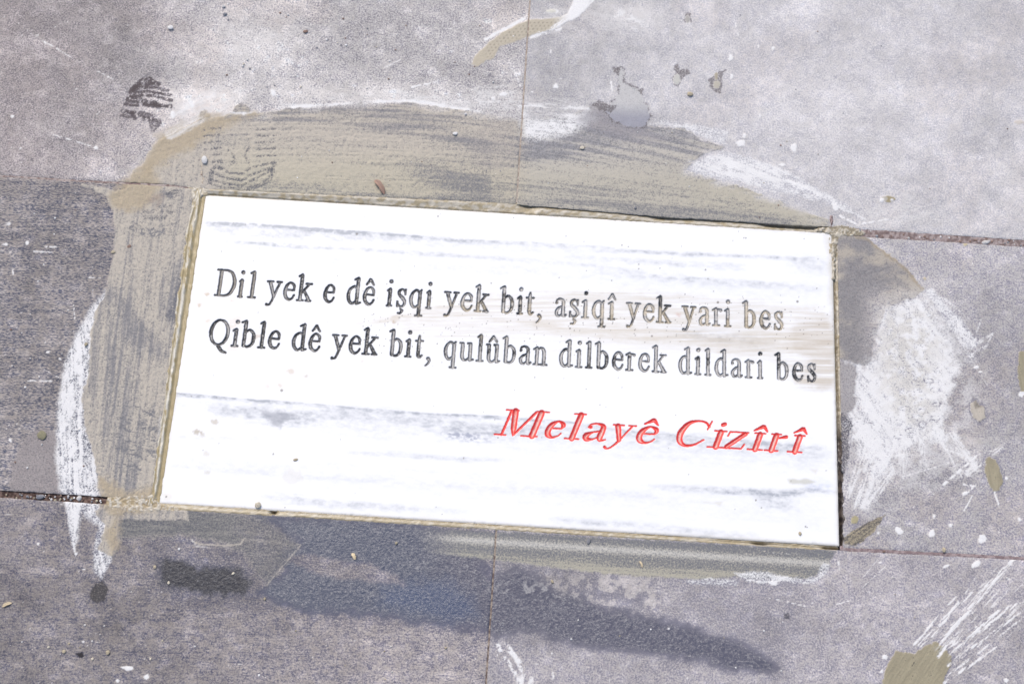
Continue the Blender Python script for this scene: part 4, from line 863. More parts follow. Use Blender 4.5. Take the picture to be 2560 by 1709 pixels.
    if italic:
        G['l'] = (.36, [[(.18,.05,R),(.18,.93,R)], sf(.0,.3,.965), sf(.0,.36)])
        G['ı'] = (.36, [[(.18,.05,R),(.18,.60,R)], sf(.04,.3,.645), sf(.0,.36)])
        G['i'] = (.36, G['ı'][1] + [[(.16,.88,.075),(.20,.91,.075)]])
        G['î'] = (.36, G['ı'][1] + [[(.0,.74,T),(.18,.90,T*2.4),(.21,.90,T*2.4),(.33,.72,T)]])
        G['M'] = (1.62, [[(.27,.03,T*1.5),(.27,.93,T*1.5)], [(.42,.93,R*1.1),(.60,.30,R),(.68,.02,T)], [(.70,.06,T*1.3),(1.16,.92,T*1.6)], [(1.36,.92,R*1.1),(1.36,.06,R*1.1)], sf(.02,.42), sf(.98,1.55), sf(.08,.52,.965), sf(1.18,1.62,.965)])
        G['C'] = (.88, [[(.80,.68,T),(.84,.98,T)], 'c', [(.82,.78,T*1.4),(.68,.93,T*1.4),(.46,.97,T*1.2),(.22,.86,R*.7),(.09,.52,R*1.05),(.14,.2,R),(.34,.03,T*1.8),(.58,.08,T*1.3),(.80,.28,T)]])
        G['z'] = (.52, [[(.05,.48,T),(.07,.64,T),(.5,.64,T)], [(.44,.60,R*.75),(.10,.07,R*.75)], [(.03,.03,T),(.46,.03,T),(.50,.2,T)]])
        G['r'] = (.50, [[(.18,.05,R),(.18,.60,R)], sf(.04,.3,.645), sf(.0,.36), [(.26,.50,T),(.42,.56,.06),(.46,.57,.065)]])
        G['a'] = (.50, [[(.10,.50,.06),(.11,.505,.06)], 'c', [(.06,.50,T),(.10,.61,T),(.22,.65,T*1.2),(.35,.57,R*.8),(.37,.4,R),(.37,.12,R),(.42,.03,T*1.4),(.50,.07,T)], 'c', [(.35,.38,T),(.18,.31,T*1.3),(.08,.18,R),(.11,.06,R*.9),(.24,.06,T),(.35,.16,T)]])
        G['y'] = (.66, [[(.17,.60,R),(.34,.10,R*.8)], [(.56,.62,T*1.1),(.34,.05,T*1.1)], 'c', [(.36,.10,T*1.6),(.27,-.10,T*1.2),(.16,-.24,T),(.06,-.26,T)], [(.03,-.20,.06),(.04,-.21,.06)], sf(.03,.33,.645), sf(.46,.66,.645)])
        ee = [[(.10,.38,T),(.40,.38,T)], 'c', [(.42,.38,T),(.43,.54,R*.8),(.27,.65,T*1.2),(.13,.52,R*.8),(.08,.32,R),(.12,.14,R),(.26,.04,T*1.6),(.40,.10,T),(.46,.2,T)]]
        G['e'] = (.48, ee); G['ê'] = (.48, ee + [[(.10,.74,T),(.26,.90,T*2.4),(.29,.90,T*2.4),(.42,.72,T)]])
    return G
def catmull(p, k=5):
    p = [np.array(q) for q in p]; q = [2*p[0]-p[1]] + p + [2*p[-1]-p[-2]]; out = []
    for a, b, c, d in zip(q[:-3], q[1:-2], q[2:-1], q[3:]):
        for t in np.linspace(0, 1, k+1)[:-1]:
            out.append(.5*((2*b) + (c-a)*t + (2*a-5*b+4*c-d)*t*t + (3*b-a-3*c+d)*t**3))
    return out + [p[-1]]
def strokes_of(g):
    out = []; curve = False
    for s in g[1]:
        if s == 'c': curve = True; continue
        out.append(np.array(catmull(s) if curve and len(s) > 2 else s, float)); curve = False
    return out
GR, GI = glyphs(R_, T_), glyphs(.112, .032, True)
k5 = 5.8075; a_ = lambda ox, l: [(c, ox+x0/k5, ox+x1/k5) for c, x0, x1 in l]
LINE1 = (a_(500, [('D',197,530),('i',535,658),('l',680,820),('y',942,1205),('e',1205,1390),('k',1388,1640),('e',1788,1965)])
 + a_(850, [('d',93,303),('ê',328,510),('i',662,777),('ş',812,970),('q',1003,1203),('i',1235,1345),('y',1498,1740),('e',1748,1930),('k',1940,2175)])
 + a_(1220, [('b',175,378),('i',410,515),('t',550,680),(',',690,780),('a',968,1145),('ş',1175,1325),('i',1352,1467),('q',1508,1705),('î',1735,1865)])
 + a_(1560, [('y',28,250),('e',275,447),('k',465,692),('y',838,1055),('a',1085,1262),('r',1280,1430),('i',1455,1562),('b',1717,1918),('e',1967,2135)]) + a_(1700, [('s',1368,1505)]))
LINE2 = (a_(500, [('Q',130,432),('i',440,580),('b',600,805),('l',825,960),('e',983,1170),('d',1330,1550),('ê',1572,1758),('y',1893,2148)])
 + a_(850, [('e',125,307),('k',310,565),('b',715,910),('i',930,1050),('t',1090,1220),(',',1225,1315),('q',1505,1697),('u',1735,1943),('l',1968,2085),('û',2118,2329)])
 + a_(1220, [('b',210,407),('a',447,632),('n',645,865),('d',1033,1238),('i',1262,1370),('l',1407,1520),('b',1553,1752),('e',1800,1970),('r',1993,2150)])
 + a_(1560, [('e',208,378),('k',403,625),('d',790,992),('i',1023,1127),('l',1168,1273),('d',1317,1520),('a',1553,1730),('r',1753,1895),('i',1932,2027)])
 + a_(1700, [('b',1373,1582),('e',1632,1797),('s',1850,1985)]))
k6 = 5.593; b_ = lambda ox, l: [(c, ox+x0/k6, ox+x1/k6) for c, x0, x1 in l]
LINE3 = b_(1220, [('M',80,870),('e',790,1090),('l',1058,1388),('a',1320,1655),('y',1610,2088),('ê',2070,2394)]) + b_(1640, [('C',285,800),('i',705,1008),('z',925,1310),('î',1270,1575),('r',1508,1852),('î',1830,2125)])
def lean(x, y):      # drift of x per unit of plan height, from the perspective of the plaque
    p = to_world(x, y); u, v = to_plan(np.array([p[0], p[1]+.01, 0.])); return (u-x)/(y-v)
def layout(line, base_y, size, G, extra=0):
    out = []
    for c, x0, x1 in line:
        xc = (x0+x1)/2; yb = base_y(xc); ln = lean(xc, yb) + extra
        st = strokes_of(G[c]); allp = np.vstack(st)
        a, b = x0, (x1-x0)/G[c][0]
        for _ in range(12):      # fit the drawn extent to the measured one
            xs = a + b*allp[:, 0] + ln*size*allp[:, 1]; lo, hi = (xs - allp[:, 2]*size).min(), (xs + allp[:, 2]*size).max()
            b *= 1 + .8*((x1-x0)/(hi-lo)-1); a += (x0-lo)
            b = max(b, size*.35)
        S = []
        for s in st:
            X = a + b*s[:, 0] + ln*size*s[:, 1]; Y = base_y(X) - size*s[:, 1]
            S.append(np.column_stack([X, Y, s[:, 2]*size]))
        out.append((c, S))
    return out
L1 = layout(LINE1, lambda x: 744.6 + (x-629)*.0604, 69, GR)
L2 = layout(LINE2, lambda x: 866.0 + (x-585)*.0610, 69, GR)
L3 = layout(LINE3, lambda x: 1086.9 + (x-1245)*.0590, 67, GI, .36)
LETTERS = [(c, s, 0) for c, s in L1 + L2] + [(c, s, 1) for c, s in L3]

# ------------------------------------------------------------------ plaque
fine = 1.2*PX
def waxis(a, b, bands, fs, cs):
    cuts = sorted({a, b, *[c for bd in bands for c in bd if a < c < b]}); out = []
    for p, q in zip(cuts[:-1], cuts[1:]):
        mid = (p+q)/2; st = fs if any(l <= mid <= h for l, h in bands) else cs
        out.append(np.linspace(p, q, max(2, int(round((q-p)/st))+1))[:-1])
    return np.concatenate(out + [[b]])
LX = []
wy = lambda x, y: float(to_world(x, y)[1])
# in the plaque's own frame the text lines are level: find each band
def band_of(lay):
    P = np.vstack([np.vstack(s) for _, s in lay]); w1 = to_world(P[:, 0], P[:, 1]-P[:, 2]); w2 = to_world(P[:, 0], P[:, 1]+P[:, 2]); return (float(w2[:, 1].min())-.0008, float(w1[:, 1].max())+.0008), (float(w1[:, 0].min())-.003, float(w1[:, 0].max())+.003)
(b1, x1_), (b2, x2_), (b3, x3_) = band_of(L1), band_of(L2), band_of(L3)
ysw = waxis(-H/2, H/2, [b1, b2, b3], fine, 2.4*PX)[::-1]
xsw = waxis(-W/2, W/2, [(min(x1_[0], x2_[0]), max(x1_[1], x2_[1]))], fine, 2.0*PX)
gx, gy = np.meshgrid(xsw, ysw); ny, nx = gx.shape
PXW, PYW = gx.ravel(), gy.ravel()
SX, SY = to_plan(np.column_stack([PXW, PYW, np.zeros(PXW.size)]))
SX2, SY2 = SX.reshape(ny, nx), SY.reshape(ny, nx)
n = PXW.size
C = np.tile(np.array([.83, .83, .83]), (n, 1))
def tint(m, c): 
    global C
    C = C*(1-m[:, None]) + np.asarray(c)*m[:, None]
v_ = SY - .0636*(SX-1280)
nA = fbm(SX/120, v_/7, 701, 4); nB = fbm(SX/20, v_/9, 702, 4); nC = fbm(SX/9, v_/5, 703, 3)
tint(ss(.58, .85, fbm(SX/300, v_/22, 704, 4))*.10, (.62, .65, .72))
def vein(pts, w, k, c=(.33, .35, .39), rag=.3, sharp_top=False):
    p = np.array(pts, float); yc = np.interp(SX, p[:, 0], p[:, 1]); kk = np.interp(SX, p[:, 0], p[:, 2], 0, 0) if p.shape[1] > 2 else 1
    dd = SY - yc + (nA-.5)*w*1.2
    m = np.exp(-(np.where(dd < 0, dd*(2.2 if sharp_top else 1), dd)/w)**2) * kk * k * np.clip(.35 + 1.5*(nB-.3), 0, 1.2) * (1-rag + rag*2*ss(.3, .7, nC))
    m *= ss(p[0, 0]-20, p[0, 0]+40, SX)*ss(p[-1, 0]+30, p[-1, 0]-60, SX)
    tint(np.clip(m*1.5, 0, .88), c)
vein([(500,556,.7),(570,558,1),(700,566,1),(850,577,.9),(1000,588,.75),(1180,603,.45),(1500,615,.3),(1760,640,.25)], 7, 1.0, sharp_top=True)
vein([(515,568,.5),(700,584,.6),(1000,600,.5),(1300,618,.3),(1500,625,.1)], 16, .5)
vein([(500,620,.3),(700,640,.5),(1100,660,.5),(1500,690,.5),(1900,725,.4),(2080,740,.3)], 26, .22)
vein([(420,1010,.4),(900,1060,.6),(1300,1090,.6),(1800,1130,.6),(2090,1150,.5)], 34, .24)
vein([(420,1150,.5),(900,1190,.5),(1500,1240,.5),(2090,1290,.5)], 40, .16)
vein([(560,602,.7),(700,610,.9),(760,618,.5),(900,622,.6),(1150,640,.45),(1400,655,.3),(1620,680,.3)], 6, .6)
vein([(1450,625,.3),(1660,630,.6),(1850,640,.8),(1980,646,.7),(2090,655,.4)], 5, .6)
vein([(1400,640,.3),(1700,660,.7),(1880,668,.5)], 8, .45); vein([(1500,680,.4),(1700,695,.7),(1950,715,.6),(2090,720,.2)], 9, .45)
vein([(1960,655,.6),(2050,665,.8),(2090,668,.6)], 20, .35)
vein([(425,983,.9),(560,992,1),(640,999,.9),(760,1008,.6),(900,1022,.5),(1100,1035,.7),(1240,1042,.8),(1420,1055,.5),(1650,1085,.5),(1800,1095,.4),(2060,1120,.5)], 6, .8, sharp_top=True)
vein([(520,1020,.4),(640,1030,.7),(700,1045,1),(780,1040,.6),(850,1032,.5),(1000,1045,.5),(1150,1065,.7),(1260,1075,.6),(1500,1080,.35),(1700,1100,.5),(1900,1115,.5),(2080,1135,.4)], 17, .62)
vein([(1100,1080,.5),(1180,1092,.8),(1230,1098,.4)], 10, .7, (.32,.34,.42), 1)
vein([(860,1130,.3),(1000,1135,.6),(1150,1147,.6),(1300,1150,.2)], 6, .5); vein([(420,1090,.4),(640,1095,.3),(700,1100,.1)], 8, .3)
vein([(420,1165,.3),(600,1175,.3),(900,1200,.2),(1400,1230,.25),(1700,1245,.3)], 7, .4)
vein([(1620,1215,.3),(1750,1222,.5),(1870,1228,.9),(1960,1235,.9),(2040,1222,.7),(2095,1230,.5)], 9, .75)
vein([(1880,1245,.4),(1950,1255,.8),(2000,1262,.4)], 16, .55); vein([(2000,1210,.5),(2070,1215,.9),(2095,1225,.7)], 13, .5, (.45,.5,.66))
vein([(1370,1297,.5),(1450,1302,.6),(1600,1312,.7),(1700,1325,.5),(1900,1340,.3)], 9, .5)
vein([(640,1240,.3),(740,1248,.7),(850,1258,.6),(1050,1272,.4),(1200,1280,.2)], 11, .5)
vein([(1650,830,.2),(1760,838,.7),(1850,850,.7),(1950,862,.3)], 14, .45); 
mo = Field(SX, SY)
def pl(pts, soft, jit, k, c, seed, str_=True, js=20):
    i, m, d = mo.poly(pts, soft, jit, js, seed)
    full = np.zeros(n); full[i] = m*k*(np.clip(.1+1.6*(fbm(SX[i]/90, (SY[i]-.0*SX[i])/4, seed+1, 4)-.25), 0, 1.1) if str_ else 1); tint(np.clip(full, 0, .95), c)
MUDT = (.50, .42, .30)
pl([(860,812),(960,796),(1090,758),(1230,735),(1500,722),(1700,735),(1900,755),(2060,770),(2092,850),(2092,960),(2010,975),(1930,900),(1800,880),(1620,850),(1400,830),(1260,805),(1120,800),(1000,800),(900,818)], 16, 12, .55, MUDT, 711)
pl([(1000,800),(1200,790),(1600,820),(1900,830),(2090,830),(2090,890),(1700,860),(1400,850),(1150,850),(1010,840)], 12, 10, .42, MUDT, 713)
pl([(1990,800),(2050,790),(2084,770),(2090,970),(2050,975),(1990,960),(2020,900),(1970,860)], 14, 12, .55, (.42,.34,.24), 715)
pl([(1350,880),(1500,855),(1640,850),(1900,880),(1890,900),(1600,880),(1500,870)], 8, 8, .25, MUDT, 717)
pl([(515,485),(700,495),(690,505),(600,510),(510,520)], 8, 6, .3, (.62,.54,.38), 719, False)
pl([(2060,588),(2080,590),(2086,760),(2074,760),(2070,640)], 8, 8, .35, (.55,.50,.40), 721, False)
pl([(1970,1198),(2010,1196),(2038,1204),(2010,1210),(1975,1206)], 4, 4, .55, (.42,.40,.30), 723, False)
pl([(1760,1255),(1810,1252),(1800,1262)], 4, 4, .4, (.55,.52,.42), 725, False); pl([(2025,1172),(2045,1172),(2040,1185)], 4, 3, .4, (.55,.5,.42), 726, False)
pl([(660,945),(740,915),(790,940),(760,985),(690,990)], 24, 16, .22, (.66,.55,.42), 727)
pl([(655,1030),(700,1025),(740,1035),(710,1050),(700,1068),(680,1062),(672,1045)], 8, 9, .6, (.28,.29,.33), 729, False, 10)
for x, y, r, k, c in [(517,735,5,.7,(.5,.38,.25)),(497,762,5,.7,(.52,.4,.28)),(520,801,6,.5,(.6,.48,.34)),(580,752,5,.5,(.6,.48,.36)),(536,1053,7,.6,(.45,.38,.28)),(493,1078,8,.75,(.40,.34,.25)),(505,1085,5,.6,(.42,.36,.28)),(727,928,7,.5,(.55,.44,.32)),(765,940,3,.6,(.45,.38,.3)),(668,965,5,.35,(.6,.5,.38)),(700,962,4,.5,(.55,.44,.32)),(590,800,14,.35,(.62,.5,.36)),(583,870,12,.3,(.62,.5,.36)),(640,840,8,.5,(.5,.38,.25)),(575,815,8,.4,(.55,.45,.3)),(626,848,10,.3,(.6,.5,.36)),
                   (519,1180,6,.4,(.45,.4,.3)),(515,1134,6,.35,(.5,.42,.3)),(987,795,9,.4,(.5,.4,.28)),(986,806,6,.6,(.45,.34,.24)),(1697,785,5,.7,(.62,.46,.40)),(905,902,4,.4,(.6,.52,.42)),(732,1191,20,.25,(.6,.55,.45)),(417,1240,10,.3,(.6,.52,.36))]:
    q = np.hypot((SX-x)*.8, (SY-y)*1.15) + (fbm(SX/6, SY/6, 735, 3)-.5)*(5+r*.8); tint(ss(r+4, r-4, q)*k, c)
rs = random.Random(9); specks = [(704,975,3.4),(683,1134,2),(892,584,2.6),(1095,540,2),(1228,707,2),(1159,1144,1.6),(1415,590,1.3),(1555,612,1.6),(1571,616,1.6),(1597,660,1.8),(1597,671,1.8),(1337,942,1.5),(1865,594,1.8),(1764,674,2),(1770,696,1.6),(1994,753,3),(1890,1249,2.2),(1904,1268,1.8),(415,1240,2.2),(712,1267,1.5),(1105,1284,1.2),(1245,1093,1.6),(645,780,1.3),(553,628,1.3),(475,963,1),(1618,885,2),(1650,670,1.4),(1100,535,1),(1860,594,1.5),(2014,1315,2),(2018,1317,1.6),(1425,820,2.4),(998,793,2),(1630,839,2.4),(1795,755,3),(1398,693,1.3),(1500,1011,1.2)]
specks += [(rs.uniform(900,2085), rs.gauss(800,38), rs.uniform(.7,1.5)) for _ in range(260)] + [(rs.uniform(450,2080), rs.uniform(520,1300), rs.uniform(.6,1.2)) for _ in range(70)]
for x, y, r in specks:
    i = mo.box(x-5, y-5, x+5, y+5)
    if len(i): m = ss(r+.8, r-.5, np.hypot(SX[i]-x, SY[i]-y))[:, None]*.75; C[i] = C[i]*(1-m) + np.array([.16,.14,.12])*m
# slightly dirty arrises
edge = np.minimum(np.minimum(PXW+W/2, W/2-PXW), np.minimum(PYW+H/2, H/2-PYW))/PX
tint(np.exp(-(edge/(3+5*nB))**1.5)*.55, (.50,.45,.36))
z = -.0006 - .0005*np.exp(-(edge/1.6)**2) - .0004*ss(.6, .8, fbm(SX/9, SY/9, 731, 3))*np.exp(-(edge/4)**2)
lid = np.full(n, -1); sdf = np.full(n, -1e9)
for k, (c, S, red) in enumerate(LETTERS):
    P = np.vstack(S); i = mo.box(P[:, 0].min()-8, P[:, 1].min()-8, P[:, 0].max()+8, P[:, 1].max()+8)
    x = SX[i] + (fbm(SX[i]/5, SY[i]/5, 741, 2)-.5)*1.3; y = SY[i] + (fbm(SX[i]/5, SY[i]/5, 742, 2)-.5)*1.3
    d = np.full(len(i), 1e9)
    for s in S:
        for p, q in zip(s[:-1], s[1:]): d = np.minimum(d, seg_dist(x, y, *p, *q))
    d = -d; better = d > sdf[i]; ii = i[better]; sdf[ii] = d[better]; lid[ii] = k
ins = sdf > -1.6
red = np.array([l[2] for l in LETTERS] + [0])[lid] == 1
mx = np.where(red, 5.2, 3.4)
prof = np.clip(sdf+.4, 0, None)
depth = np.where(red, np.minimum(prof*.24, 1.7), 1.15*np.sin(np.clip(prof/3.6, 0, 1)*math.pi/2)) + .5*ss(.5,.8,fbm(SX/4, SY/4, 743, 2))*(prof > 1)*(~red)*.35
z = z - depth*.001*ins
# paint left in the cuts: dark on the walls, worn or filled with pale grout along the middle
i = np.nonzero(sdf > -2.2)[0]; x, y, s_, rd = SX[i], SY[i], sdf[i], red[i]
cover = ss(-1.0, .4, s_)
wear = fbm(x/45, y/30, 751, 3); spk = vn(x/1.9, y/1.9, 752)*.6 + vn(x/3.6, y/3.6, 753)*.4
wall = np.exp(-((s_-.9)/1.6)**2)
fresh = ss(.44, .56, wear + .16*ss(1200, 700, x)*(x > 590) - .10*((x > 1000) & (y > 845+.06*(x-585)-69+.0*x) & (y > 790)))
mid = np.where(spk > .60, .32, .03)*fresh + (.34 + .16*ss(900, 1400, x) + .14*(spk-.5))*(1-fresh)
g3 = np.stack([mid*1.0, mid*.97, mid*.93], -1)
mudz = (ss(735, 775, y)*ss(860, 820, y)*ss(1000, 1100, x)*ss(.35, .55, fbm(x/40, y/25, 755, 3)))[:, None]
g3 = g3*(1-mudz*.7) + np.array([.55,.47,.34])*mudz*.7
left = ((x < 645) & (y < 760)).astype(float)[:, None]*.8; g3 = g3*(1-left) + np.array([.26,.235,.20])*left
wallc = np.array([.035,.037,.045]); wk = (wall*np.clip(.45 + 1.1*(vn(x/6, y/6, 756)-.1), 0, 1))[:, None]*(1-mudz*.45)
kc = g3*(1-wk) + wallc*wk
wv = ss(.35, .6, fbm(x/14, y/14, 757, 3)); rmid = np.stack([.74-.0*wv, .36+.22*wv, .30+.22*wv], -1)
rr_ = ss(3.2, 7.0, s_ + 1.6*(spk-.5))[:, None]*.75
rk = np.array([.80,.045,.035])*(1-rr_) + rmid*rr_
newc = np.where(rd[:, None], rk, kc)
pale = (rd & (s_ < .2)); newc[pale] = newc[pale]*.6 + np.array([.8,.4,.38])*.4
C[i] = C[i]*(1-cover[:, None]) + newc*cover[:, None]
soft = np.exp(-((s_+1.6)/1.5)**2)*.18*(~rd); C[i] = C[i]*(1-soft[:, None]) + np.array([.3,.3,.32])*soft[:, None]
V = np.column_stack([PXW, PYW, z]); Q = grid_quads(ny, nx)
A = {'Col': np.column_stack([C, np.ones(n)])}
plaque = empty('plaque', (0, 0, -.02), label='white marble plaque with two engraved dark text lines and a red slanted name', category='plaque')
lq = np.where((sdf[Q] > -.9).sum(1) >= 2, lid[Q[np.arange(len(Q)), sdf[Q].argmax(1)]], -1)
Vs, Qs, As = skirt(V, ny, nx, .018, A); Qk = np.vstack([Q[lq < 0], Qs])
vv, qq, aa = compact(Vs, Qk, As); vv[:, 2] += .02
link('slab', mesh_np('slab', vv, qq, aa), plaque, MARBLE)
for k, (c, S, rd_) in enumerate(LETTERS):
    q = Q[lq == k]
    if not len(q): continue
    vv, qq, aa = compact(V, q, A); vv = vv.copy(); vv[:, 2] += .02
    link('comma' if c == ',' else 'letter', mesh_np('letter', vv, qq, aa), plaque, CUT, label='red slanted engraved letter' if rd_ else None)

# ------------------------------------------------------------------ small things lying about
def pebble_mesh(seed, flat=.6, ang=.35):
    import bmesh
    bm = bmesh.new(); bmesh.ops.create_icosphere(bm, subdivisions=2, radius=.5); r = random.Random(seed)
    cuts = [Vector((r.gauss(0,1), r.gauss(0,1), r.gauss(0,1))).normalized() for _ in range(7)]
    for v in bm.verts:
        p = v.co.copy()
        for c in cuts:
            dd = p.dot(c) - (.5-ang*.35)
            if dd > 0: p -= c*dd*.8
        p *= 1 + r.uniform(-.05, .05); v.co = (p.x, p.y, p.z*flat)
    zmin = min(v.co.z for v in bm.verts)
    for v in bm.verts: v.co.z -= zmin + .02
    me = bpy.data.meshes.new('pebble'); bm.to_mesh(me); bm.free()
    return me
MATS = {
 'white': plain('white_chip', (.62,.61,.60), (.80,.79,.77), 300, .6), 'cream': plain('cream_grit', (.50,.44,.34), (.68,.62,.50), 300, .7),
 'tan': plain('tan_pebble', (.30,.25,.17), (.48,.42,.30), 300, .7), 'olive': plain('olive_flake', (.17,.155,.09), (.27,.25,.16), 250, .7),
 'brown': plain('brown_grit', (.16,.10,.08), (.28,.19,.15), 300, .8),
 'grey': plain('grey_pebble', (.16,.16,.18), (.34,.34,.36), 300, .7), 'pale': plain('pale_grit', (.45,.43,.42), (.66,.64,.62), 300, .7),
 'straw': plain('straw', (.45,.36,.22), (.60,.50,.34), 500, .6), 'leaf': plain('dry_leaf', (.20,.12,.09), (.36,.25,.20), 600, .7)}
MESH = {}
def pebble(name, x, y, w, l, rot, mat, label, category, group=None, z=0.0, flat=.6, seed=1):
    key = (mat, seed % 6, flat)
    if key not in MESH:
        me = pebble_mesh(seed % 6 + 10*len(mat), flat*.8); me.materials.append(MATS[mat]); MESH[key] = me
    o = link(name, MESH[key], None, None, label=label, category=category, group=group)
    p = to_world(x, y); o.location = (p[0], p[1], z); o.rotation_euler = (0, 0, rot); o.scale = (w*PX, l*PX, min(w, l)*PX)
    return o
big = [
 (512,402,16,28,.2,'white','large white stone chip at the upper end of the saw cut left of the plaque',.7),
 (427,71,17,14,0,'white','round cream pebble on the upper left slab, largest of the loose ones',.7),
 (563,36,13,10,.4,'grey','dark grey pebble near the top border left of the centre',.6),
 (559,17,11,10,0,'pale','pale pebble touching the top border above the dark grey one',.6),
 (764,80,14,11,.3,'brown','flat brown pebble on the upper left slab near its middle',.5),
 (1138,335,15,11,.2,'white','white twin pebble lying on the tan mortar above the plaque',.6),
 (1164,286,8,8,.2,'white','tiny white chip on the rim of the mortar above the twin pebble',.6),
 (1455,371,12,11,.1,'cream','cream pebble alone on the grey mortar right of the upper joint',.7),
 (1724,237,18,14,.1,'tan','tan lump with dark side just below the pale splats',.6),
 (1588,520,7,9,-.4,'grey','small dark bead right above the plaque top edge',.7),
 (645,1262,16,18,.3,'cream','beige pebble resting on the plaque bottom edge near its left end',.6),
 (739,1148,13,8,.2,'tan','flat brownish chip on the plaque left of its centre',.4),
 (2000,1333,8,11,0,'tan','small beige pebble on the plaque near its lower right corner',.5),
 (2359,1374,10,14,.2,'tan','ragged tan lump sitting on the narrow joint at lower right',.7),
 (105,1088,24,26,.4,'olive','flat olive flake on the pinkish stain of the dark left slab',.25),
 (100,1241,22,13,.2,'grey','left grey pebble wedged in the dark soil joint',.6),
 (198,1245,14,13,.5,'pale','right pale pebble wedged in the dark soil joint',.6),
 (1471,1352,10,16,-.2,'grey','small slate-coloured chip under the middle of the plaque bottom edge',.5),
 (448,1372,6,8,.1,'white','tiny white chip on the lower left slab under the mortar wedge',.6),
 (422,1456,6,9,.2,'cream','cream grain lying in the near-black wet stain',.6),
 (583,1433,9,6,.7,'cream','beige chip at the right rim of the near-black wet stain',.5),
 (662,1496,6,8,.2,'tan','tan grain at the left tip of the bluish wet stain',.5),
 (1381,1453,7,9,.5,'tan','tan grain on the stain right of the lower joint',.5),
 (991,1357,7,8,.1,'tan','olive grain on the blue wet stain close under the plaque',.6),
 (160,1628,10,10,.1,'tan','pinkish beige pebble on the lower left slab',.5),
 (270,1630,11,12,.4,'tan','olive beige pebble on the lower left slab right of the pinkish one',.5),
 (387,1417,8,9,.1,'tan','brown grain just left of the near-black wet stain',.5),
 (216,861,9,11,.1,'tan','beige lump stuck on the white lime arc at the left',.6),
 (323,616,11,10,.7,'brown','reddish brown flake on the tan mortar left of the plaque',.25),
 (2210,1378,8,6,.3,'brown','dark crumb on the narrow pink joint at lower right',.5),
 (283,631,12,9,.1,'tan','tan crumb on the outer edge of the mortar left of the plaque',.6),
 (2464,605,22,12,.2,'pale','pale stone wedged in the wide brown joint at the right',.5),
 (1875,1396,1,1,0,'tan','',.5),
]
for k, (x, y, w, l, r, m, lab, fl) in enumerate(big):
    if not lab: continue
    zz = -.0006 if 'on the plaque' in lab and 'close' not in lab and 'mortar' not in lab else (-.0009 if 'wedged' in lab else .0002)
    pebble('flake' if 'flake' in lab else 'pebble', x, y, w, l, r, m, lab, 'pebble' if 'flake' not in lab else 'flake', z=zz, flat=fl, seed=k+3)
# loose grit, one object per grain
rg = random.Random(21)
def grit(k, xr, yr, size, mats, label, group):
    for _ in range(k):
        x, y = rg.uniform(*xr), rg.uniform(*yr)
        s = rg.uniform(*size); m_ = rg.choice(mats); f_ = (x-xr[0])/(xr[1]-xr[0]); g_ = (y-yr[0])/(yr[1]-yr[0])
        w_ = ('far' if g_ < .5 else 'near') + ' ' + ('left' if f_ < .34 else 'middle' if f_ < .67 else 'right') + ' part'
        pebble('grit_grain', x, y, s, s*rg.uniform(.7,1.3), rg.uniform(0,3), m_, label.replace('tiny', 'tiny ' + {'pale': 'pale grey'}.get(m_, m_)).replace('pale grey pale', 'pale grey').replace(' pale grain', ' grain') + ', ' + w_, 'grit', group, z=.0001, seed=rg.randint(0,99))
grit(34, (540,960), (5,230), (3,7), ['white','pale','brown','cream','grey'], 'tiny grit grain right of the shoe print', 'grit on the upper left slab')
grit(14, (960,1300), (20,240), (3,6), ['white','pale','brown'], 'tiny grain below the mortar streak at the top', 'grit near the mortar streak')
grit(16, (640,1280), (300,470), (2,4.5), ['brown','grey','white','tan'], 'tiny crumb on the tan mortar above the plaque', 'crumbs on the mortar above the plaque')
grit(14, (1330,2000), (330,500), (2,5), ['brown','tan','white'], 'tiny crumb on the grey mortar right of the upper joint', 'crumbs on the grey mortar')
grit(22, (20,250), (470,1180), (3,6), ['white','pale','brown'], 'tiny pale grain on the dark slab left of the plaque', 'grit on the dark left slab')
grit(26, (20,1150), (1560,1700), (2.5,6), ['white','pale','tan','cream'], 'tiny grain on the lower left slab', 'grit on the lower left slab')
grit(20, (1300,2540), (1400,1700), (2.5,5), ['white','pale','tan'], 'tiny grain on the lower right slab', 'grit on the lower right slab')
grit(16, (1850,2540), (30,560), (2.5,5), ['grey','brown','white'], 'tiny grain on the pale upper right slab', 'grit on the upper right slab')
for k in range(40):
    x = rg.uniform(5, 280); y = 1226 + x*.062 + rg.uniform(2, 16); s = rg.uniform(3, 7)
    m_ = rg.choice(['pale','white','brown','tan','grey']); w_ = 'outer' if x < 93 else 'middle' if x < 186 else 'inner'
    pebble('grit_grain', x, y, s, s, rg.uniform(0,3), m_, 'tiny %s grain in the %s third of the dark soil joint left of the plaque' % (m_, w_), 'grit', 'grit in the dark soil joint', z=-.0011, seed=k)
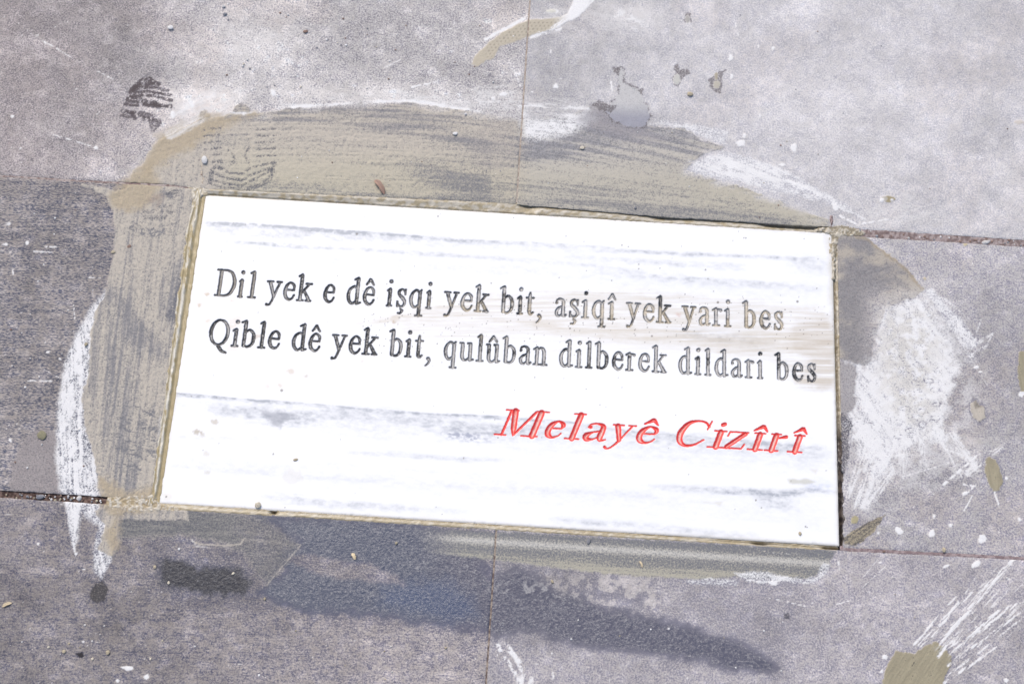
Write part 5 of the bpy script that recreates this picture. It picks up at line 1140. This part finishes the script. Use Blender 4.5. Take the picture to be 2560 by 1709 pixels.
for k in range(36):
    x = rg.uniform(2150, 2555); y = 573 + (x-2160)*.067 + rg.uniform(3, 15); s = rg.uniform(3, 8)
    m_ = rg.choice(['pale','brown','brown','grey']); w_ = 'inner' if x < 2285 else 'middle' if x < 2420 else 'outer'
    pebble('grit_grain', x, y, s, s, rg.uniform(0,3), m_, 'tiny %s grain in the %s third of the wide brown joint right of the plaque' % (m_, w_), 'grit', 'grit in the wide brown joint', z=-.0006, seed=k)

def sliver(name, x0, y0, x1, y1, w, mat, label, cat, lift=.0006, curl=.4, z=.0002):
    """a thin curled scrap from one end to the other"""
    a, b = to_world(x0, y0), to_world(x1, y1); L = np.hypot(*(b-a)); nn = 12; V, Fc = [], []
    for i in range(nn+1):
        t = i/nn; ww = w*PX*.5*math.sin(math.pi*min(max(t*.94+.03, 0), 1))**.6 * (1+.15*math.sin(9*t))
        for s, h in ((-1, curl*ww), (-.35, 0), (.35, 0), (1, curl*ww)):
            V.append((L*(t-.5), s*ww + .12*L*math.sin(math.pi*t)*.5, lift*math.sin(math.pi*t) + h))
    for i in range(nn):
        for j in range(3): q = i*4+j; Fc.append((q, q+1, q+5, q+4))
    k = len(V); V += [(x, y, zz-.00018) for x, y, zz in V]; Fc += [(d+k, c+k, b+k, a+k) for a, b, c, d in Fc]
    for i in range(nn):
        q = i*4; Fc.append((q, q+4, q+4+k, q+k)); q += 3; Fc.append((q+4, q, q+k, q+4+k))
    me = bpy.data.meshes.new(name); me.from_pydata(V, [], Fc); me.update()
    for p in me.polygons: p.use_smooth = True
    o = link(name, me, None, MATS[mat], label=label, category=cat)
    m = (a+b)/2; o.location = (m[0], m[1], z+.0002); o.rotation_euler = (0, 0, math.atan2(b[1]-a[1], b[0]-a[0])); return o
sliver('dry_leaf', 937, 451, 961, 486, 15, 'leaf', 'curled dry brown leaf scrap just above the plaque top edge', 'leaf', .0018, .8)
sliver('wood_splinter', 1599, 1402, 1606, 1418, 5, 'straw', 'thin straw splinter under the right half of the plaque', 'splinter')
sliver('wood_splinter', 880, 1382, 888, 1398, 9, 'straw', 'short pale wood chip on the blue wet stain below the plaque', 'splinter')
sliver('wood_splinter', 6, 1516, 30, 1506, 8, 'straw', 'pale straw husk at the left border of the lower left slab', 'splinter')
